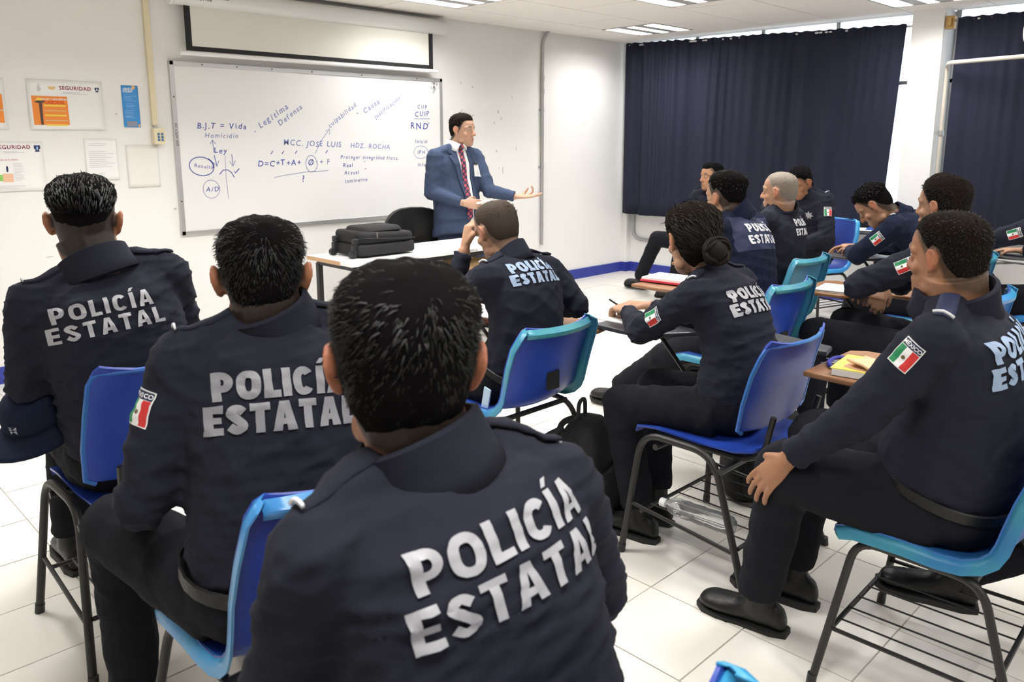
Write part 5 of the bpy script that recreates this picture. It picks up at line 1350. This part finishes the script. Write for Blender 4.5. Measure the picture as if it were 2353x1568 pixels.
# dark folder with a raised corner
fo = MB(); V = []
for i in range(7):
    for j in range(5):
        u, v = i / 6, j / 4; V.append((5.68 + .24 * v, 1.14 + .34 * u, .742 + .05 * max(0, u - .5) ** 1.5 * (1 - v)))
fo.add(V, [(i * 5 + j, i * 5 + j + 1, i * 5 + 6 + j, i * 5 + 5 + j) for i in range(6) for j in range(4)])
o = obj('folder', fo, mat('charcoal_folder', (.03, .03, .036), .5), loc=(5.8, 1.3, .742)); o.modifiers.new('thickness', 'SOLIDIFY').thickness = .008; tag(o, 'charcoal folder lying on white papers at the right edge', 'folder')
nb = MB().box((3.68, 2.47, .712), (.21, .28, .01), Matrix.Rotation(R(6), 3, 'Z'))
e = empty('notebook', (3.68, 2.47, .70)); obj('cover', nb, mat('red_cover', (.6, .04, .07), .5), e, smooth=False); obj('pages', MB().box((3.683, 2.472, .7225), (.20, .27, .012), Matrix.Rotation(R(6), 3, 'Z')), PAPER, e, smooth=False); tag(e, 'white notebook with red edge on the desk in front of the woman officer', 'notebook')
sheaf('paper_stack', (2.42, 2.66), .2, .27, .7005, 3, .1, PAPER, 'white sheets on the brown desk tablet of the officer leaning on his hand')
sheaf('paper_stack', (2.70, 1.98), .2, .26, .7205, 2, .05, PAPER, 'white sheet the woman officer writes on')
o = obj('pen', MB().tube([(2.66, 2.10, .80), (2.70, 2.04, .755)], .004, 8), BLACK, loc=(2.68, 2.07, .78)); tag(o, 'thin dark pen in the hand of the woman officer', 'pen')

# desk of the large officer: notebook, folded tan cloth, keys with blue strap
e = empty('notebook', (2.52, .90, .745)); obj('pages', MB().box((2.525, .905, .757), (.19, .26, .02), Matrix.Rotation(R(8), 3, 'Z')), PAPER, e, smooth=False); obj('cover', MB().box((2.528, .908, .7685), (.195, .265, .003), Matrix.Rotation(R(8), 3, 'Z')), mat('yellow_cover', (.85, .72, .12), .5), e, smooth=False); tag(e, 'yellow-covered notebook on the desk tablet of the large officer', 'notebook')
cl = MB(); V = []
for lay, z in ((0, .7715), (1, .7850)):
    V = []
    for i in range(9):
        for j in range(7):
            u, v = i / 8, j / 6; V.append((2.445 + .135 * v + .01 * math.sin(u * 7), .78 + .22 * u - .01 * lay + .006 * math.sin(v * 6), z + .005 * math.sin(u * 6 + v * 5 + lay) * lay + .012 * lay * (v < .1) * (u > .7)))
    cl.add(V, [(i * 7 + j, i * 7 + j + 1, i * 7 + 8 + j, i * 7 + 7 + j) for i in range(8) for j in range(6)])
o = obj('folded_cloth', cl, mat('tan_cloth', (.72, .45, .27), .9), loc=(2.51, .89, .77)); o.modifiers.new('thickness', 'SOLIDIFY').thickness = .008; tag(o, 'folded tan cloth lying on the yellow notebook', 'cloth')
KX, KY, KZ = 2.545, 1.045, .745
e = empty('key_bunch', (KX, KY, KZ))
obj('key_ring', MB().tube([(KX + .018 * math.cos(a), KY + .018 * math.sin(a), KZ + .008) for a in np.linspace(0, 6.283, 17)], .0022, 6), METAL, e)
for i in range(4):
    a = 1.2 + i * 1.1; c, s = math.cos(a), math.sin(a)
    kk = MB(); kk.tube([(KX + c * .022, KY + s * .022, KZ + .006), (KX + c * .022, KY + s * .022, KZ + .010)], .011, 10); kk.box((KX + c * .048, KY + s * .048, KZ + .008), (.034, .008, .0025), Matrix.Rotation(a, 3, 'Z')); obj('key', kk, METAL, e, smooth=False)
obj('strap', MB().tube([(KX + x_, KY + y_, KZ + z_) for x_, y_, z_ in smoothpath([(0, -.01, .01), (-.05, -.05, .011), (-.07, -.01, .008), (-.03, .03, .010), (.05, .035, .011), (.08, -.02, .008), (.12, -.04, .008)])], .007, 8), mat('blue_strap', (.03, .03, .28), .6), e)
tag(e, 'bunch of keys with dark blue strap on the desk tablet corner', 'keys')

# drinks bottle on the rack, under the woman officer's chair
e = empty('water_bottle', (2.27, 1.40, .175))
PET = mat('clear_pet', (.92, .94, .94), .08, trans=.92, spec=.4)
pth = [(2.25 + .012 * t, 1.50 - .26 * t, .208) for t in (0, .02, .1, .2, .22, .35, .37, .55, .57, .8, .82, .95, 1.)]
obj('bottle_body', MB().tube(pth, [.014, .014, .030, .033, .031, .0335, .031, .0335, .031, .0335, .031, .032, .022], 16), PET, e); obj('cap', MB().tube([(2.249, 1.522, .208), (2.25, 1.50, .208)], .0155, 14), PAPER, e)
tag(e, 'clear plastic water bottle lying on the wire rack under the blue chair', 'bottle')

# backpacks on the floor
def backpack(x, y, yaw, label, zoff=0., s=1.):
    T = L2W((x, y), yaw); e = empty('backpack', (x, y, zoff))
    rings = []
    for z, w, d in ((0, .13, .07), (.02, .155, .095), (.12, .165, .105), (.25, .155, .10), (.34, .125, .085), (.39, .085, .055), (.405, .03, .02)):
        rings.append([T((w * s * math.copysign(abs(math.cos(a)) ** .6, math.cos(a)), d * s * math.copysign(abs(math.sin(a)) ** .6, math.sin(a)), zoff + z * s)) for a in np.linspace(0, 6.283, 25)[:-1]])
    obj('main_body', MB().loft(rings), SUITCASE, e)
    rings = [[T((w * s * math.copysign(abs(math.cos(a)) ** .6, math.cos(a)), -.095 * s + d * s * math.sin(a), zoff + z * s)) for a in np.linspace(0, 6.283, 17)[:-1]] for z, w, d in ((.04, .11, .03), (.06, .125, .045), (.18, .125, .045), (.215, .10, .025))]
    obj('front_pocket', MB().loft(rings), SUITCASE, e)
    obj('carry_handle', MB().tube([T(p) for p in bendpath([(-.04 * s, .02, zoff + .39 * s), (-.035 * s, .02, zoff + .47 * s), (.035 * s, .02, zoff + .47 * s), (.04 * s, .02, zoff + .39 * s)], .03)], .008, 8), BLACKM, e)
    for q in (-1, 1): obj('shoulder_strap', MB().tube([T(p) for p in smoothpath([(q * .07 * s, .07 * s, zoff + .37 * s), (q * .10 * s, .15 * s, zoff + .30 * s), (q * .10 * s, .14 * s, zoff + .12 * s), (q * .09 * s, .08 * s, zoff + .05 * s)])], .013, 8), BLACKM, e)
    obj('zip', MB().tube([T((.158 * s * math.cos(a), -.03 * s, zoff + (.2 + .19 * math.sin(a)) * s)) for a in np.linspace(.1, 3.04, 14)], .004, 6), mat('zip_grey', (.06, .06, .06), .4), e)
    tag(e, label, 'backpack', 'black backpacks'); return e
backpack(2.32, 1.93, R(20), 'black backpack under the teal-rimmed chair, straps up')
backpack(2.98, 1.52, R(-35), 'black backpack on the floor right of the bright blue chair', s=1.05)
# thermos end peeking out behind the first backpack
e = empty('bottle', (2.52, 2.12, 0)); obj('bottle_body', MB().tube([(2.50, 2.12, 0), (2.50, 2.12, .02), (2.50, 2.12, .20), (2.50, 2.12, .24), (2.50, 2.12, .25)], [.035, .04, .04, .03, .012], 16), mat('cloudy_plastic', (.62, .60, .50), .3, trans=.3), e); tag(e, 'cloudy plastic bottle standing beside the black backpack', 'bottle')
# blue tag hanging on the belt of the officer leaning on his hand
root4, c4 = PEOPLE['p4']
tgb, xb, yb = c4['frame'](.04); ob_ = c4['spine'](.04) + xb * -.19
k = MB().box(tuple(np.array(ob_) + np.array([-.005, -.02, -.075])), (.006, .035, .085), Matrix.Rotation(R(12), 3, 'X')); obj('belt_tag', k, mat('pale_blue_card', (.45, .60, .75), .5), root4, smooth=False)

# caps with silver star
def cap(c, front, up, label, s=1.):
    F_ = nrm(front); U = nrm(np.array(up, float) - F_ * (np.array(up, float) @ F_)); Rr = np.cross(F_, U); c = np.array(c, float)
    e = empty('police_cap', tuple(c))
    rings = []
    for h, r_ in ((0, .094), (.02, .095), (.05, .092), (.08, .078), (.10, .052), (.112, .02), (.114, .004)):
        rings.append([c + (F_ * math.cos(a) * 1.08 + Rr * math.sin(a) * .92) * r_ * s + U * h * s for a in np.linspace(0, 6.283, 29)[:-1]])
    dm = MB().loft(rings, caps=False); d_ = obj('crown', dm, NAVYB, e); d_.modifiers.new('thickness', 'SOLIDIFY').thickness = .003
    bl = MB(); V = []
    for i in range(13):
        a = -1.15 + 2.3 * i / 12
        for q in range(5):
            t = q / 4; rr_ = .095 + .075 * t * math.cos(a * .95) ** .7
            V.append(c + (F_ * math.cos(a) * 1.08 + Rr * math.sin(a) * .92) * rr_ * s + U * (-.012 * t - .03 * t * abs(math.sin(a)) ** 2 + .004) * s)
    bl.add(V, [(i * 5 + q, i * 5 + q + 1, i * 5 + 6 + q, i * 5 + 5 + q) for i in range(12) for q in range(4)])
    obj('peak', bl, NAVYB, e).modifiers.new('thickness', 'SOLIDIFY').thickness = .005
    k = MB(); decal(k, star(.024 * s), c + U * .045 * s, -Rr, U, F_, bvh_of(dm), .003, reach=.3, maxlen=.02); obj('cap_star', k, SILVER, d_)
    k = MB(); k.ball(c + U * .115 * s, .007 * s, 8, 6); obj('button', k, NAVYB, d_)
    tag(e, label, 'cap', 'navy police caps'); return e
cap((.60, 2.57, .675), (-.72, -.55, -.40), (.1, .1, .95), 'navy police cap with silver star at the hip of the far left officer')
cap((5.62, 1.12, .60), (-.35, -.9, -.1), (0, .1, 1), 'navy police cap with silver star below the grey desk at the right edge', 1.0)
# ear stud of the woman officer
r5, c5 = PEOPLE['p5']
k = MB().ball(c5['H'] + c5['Rh'] @ (np.array([-.089, 0, -.030])), .0035, 8, 6); obj('ear_stud', k, METAL, r5)

bpy.data.scenes.remove(TMP)
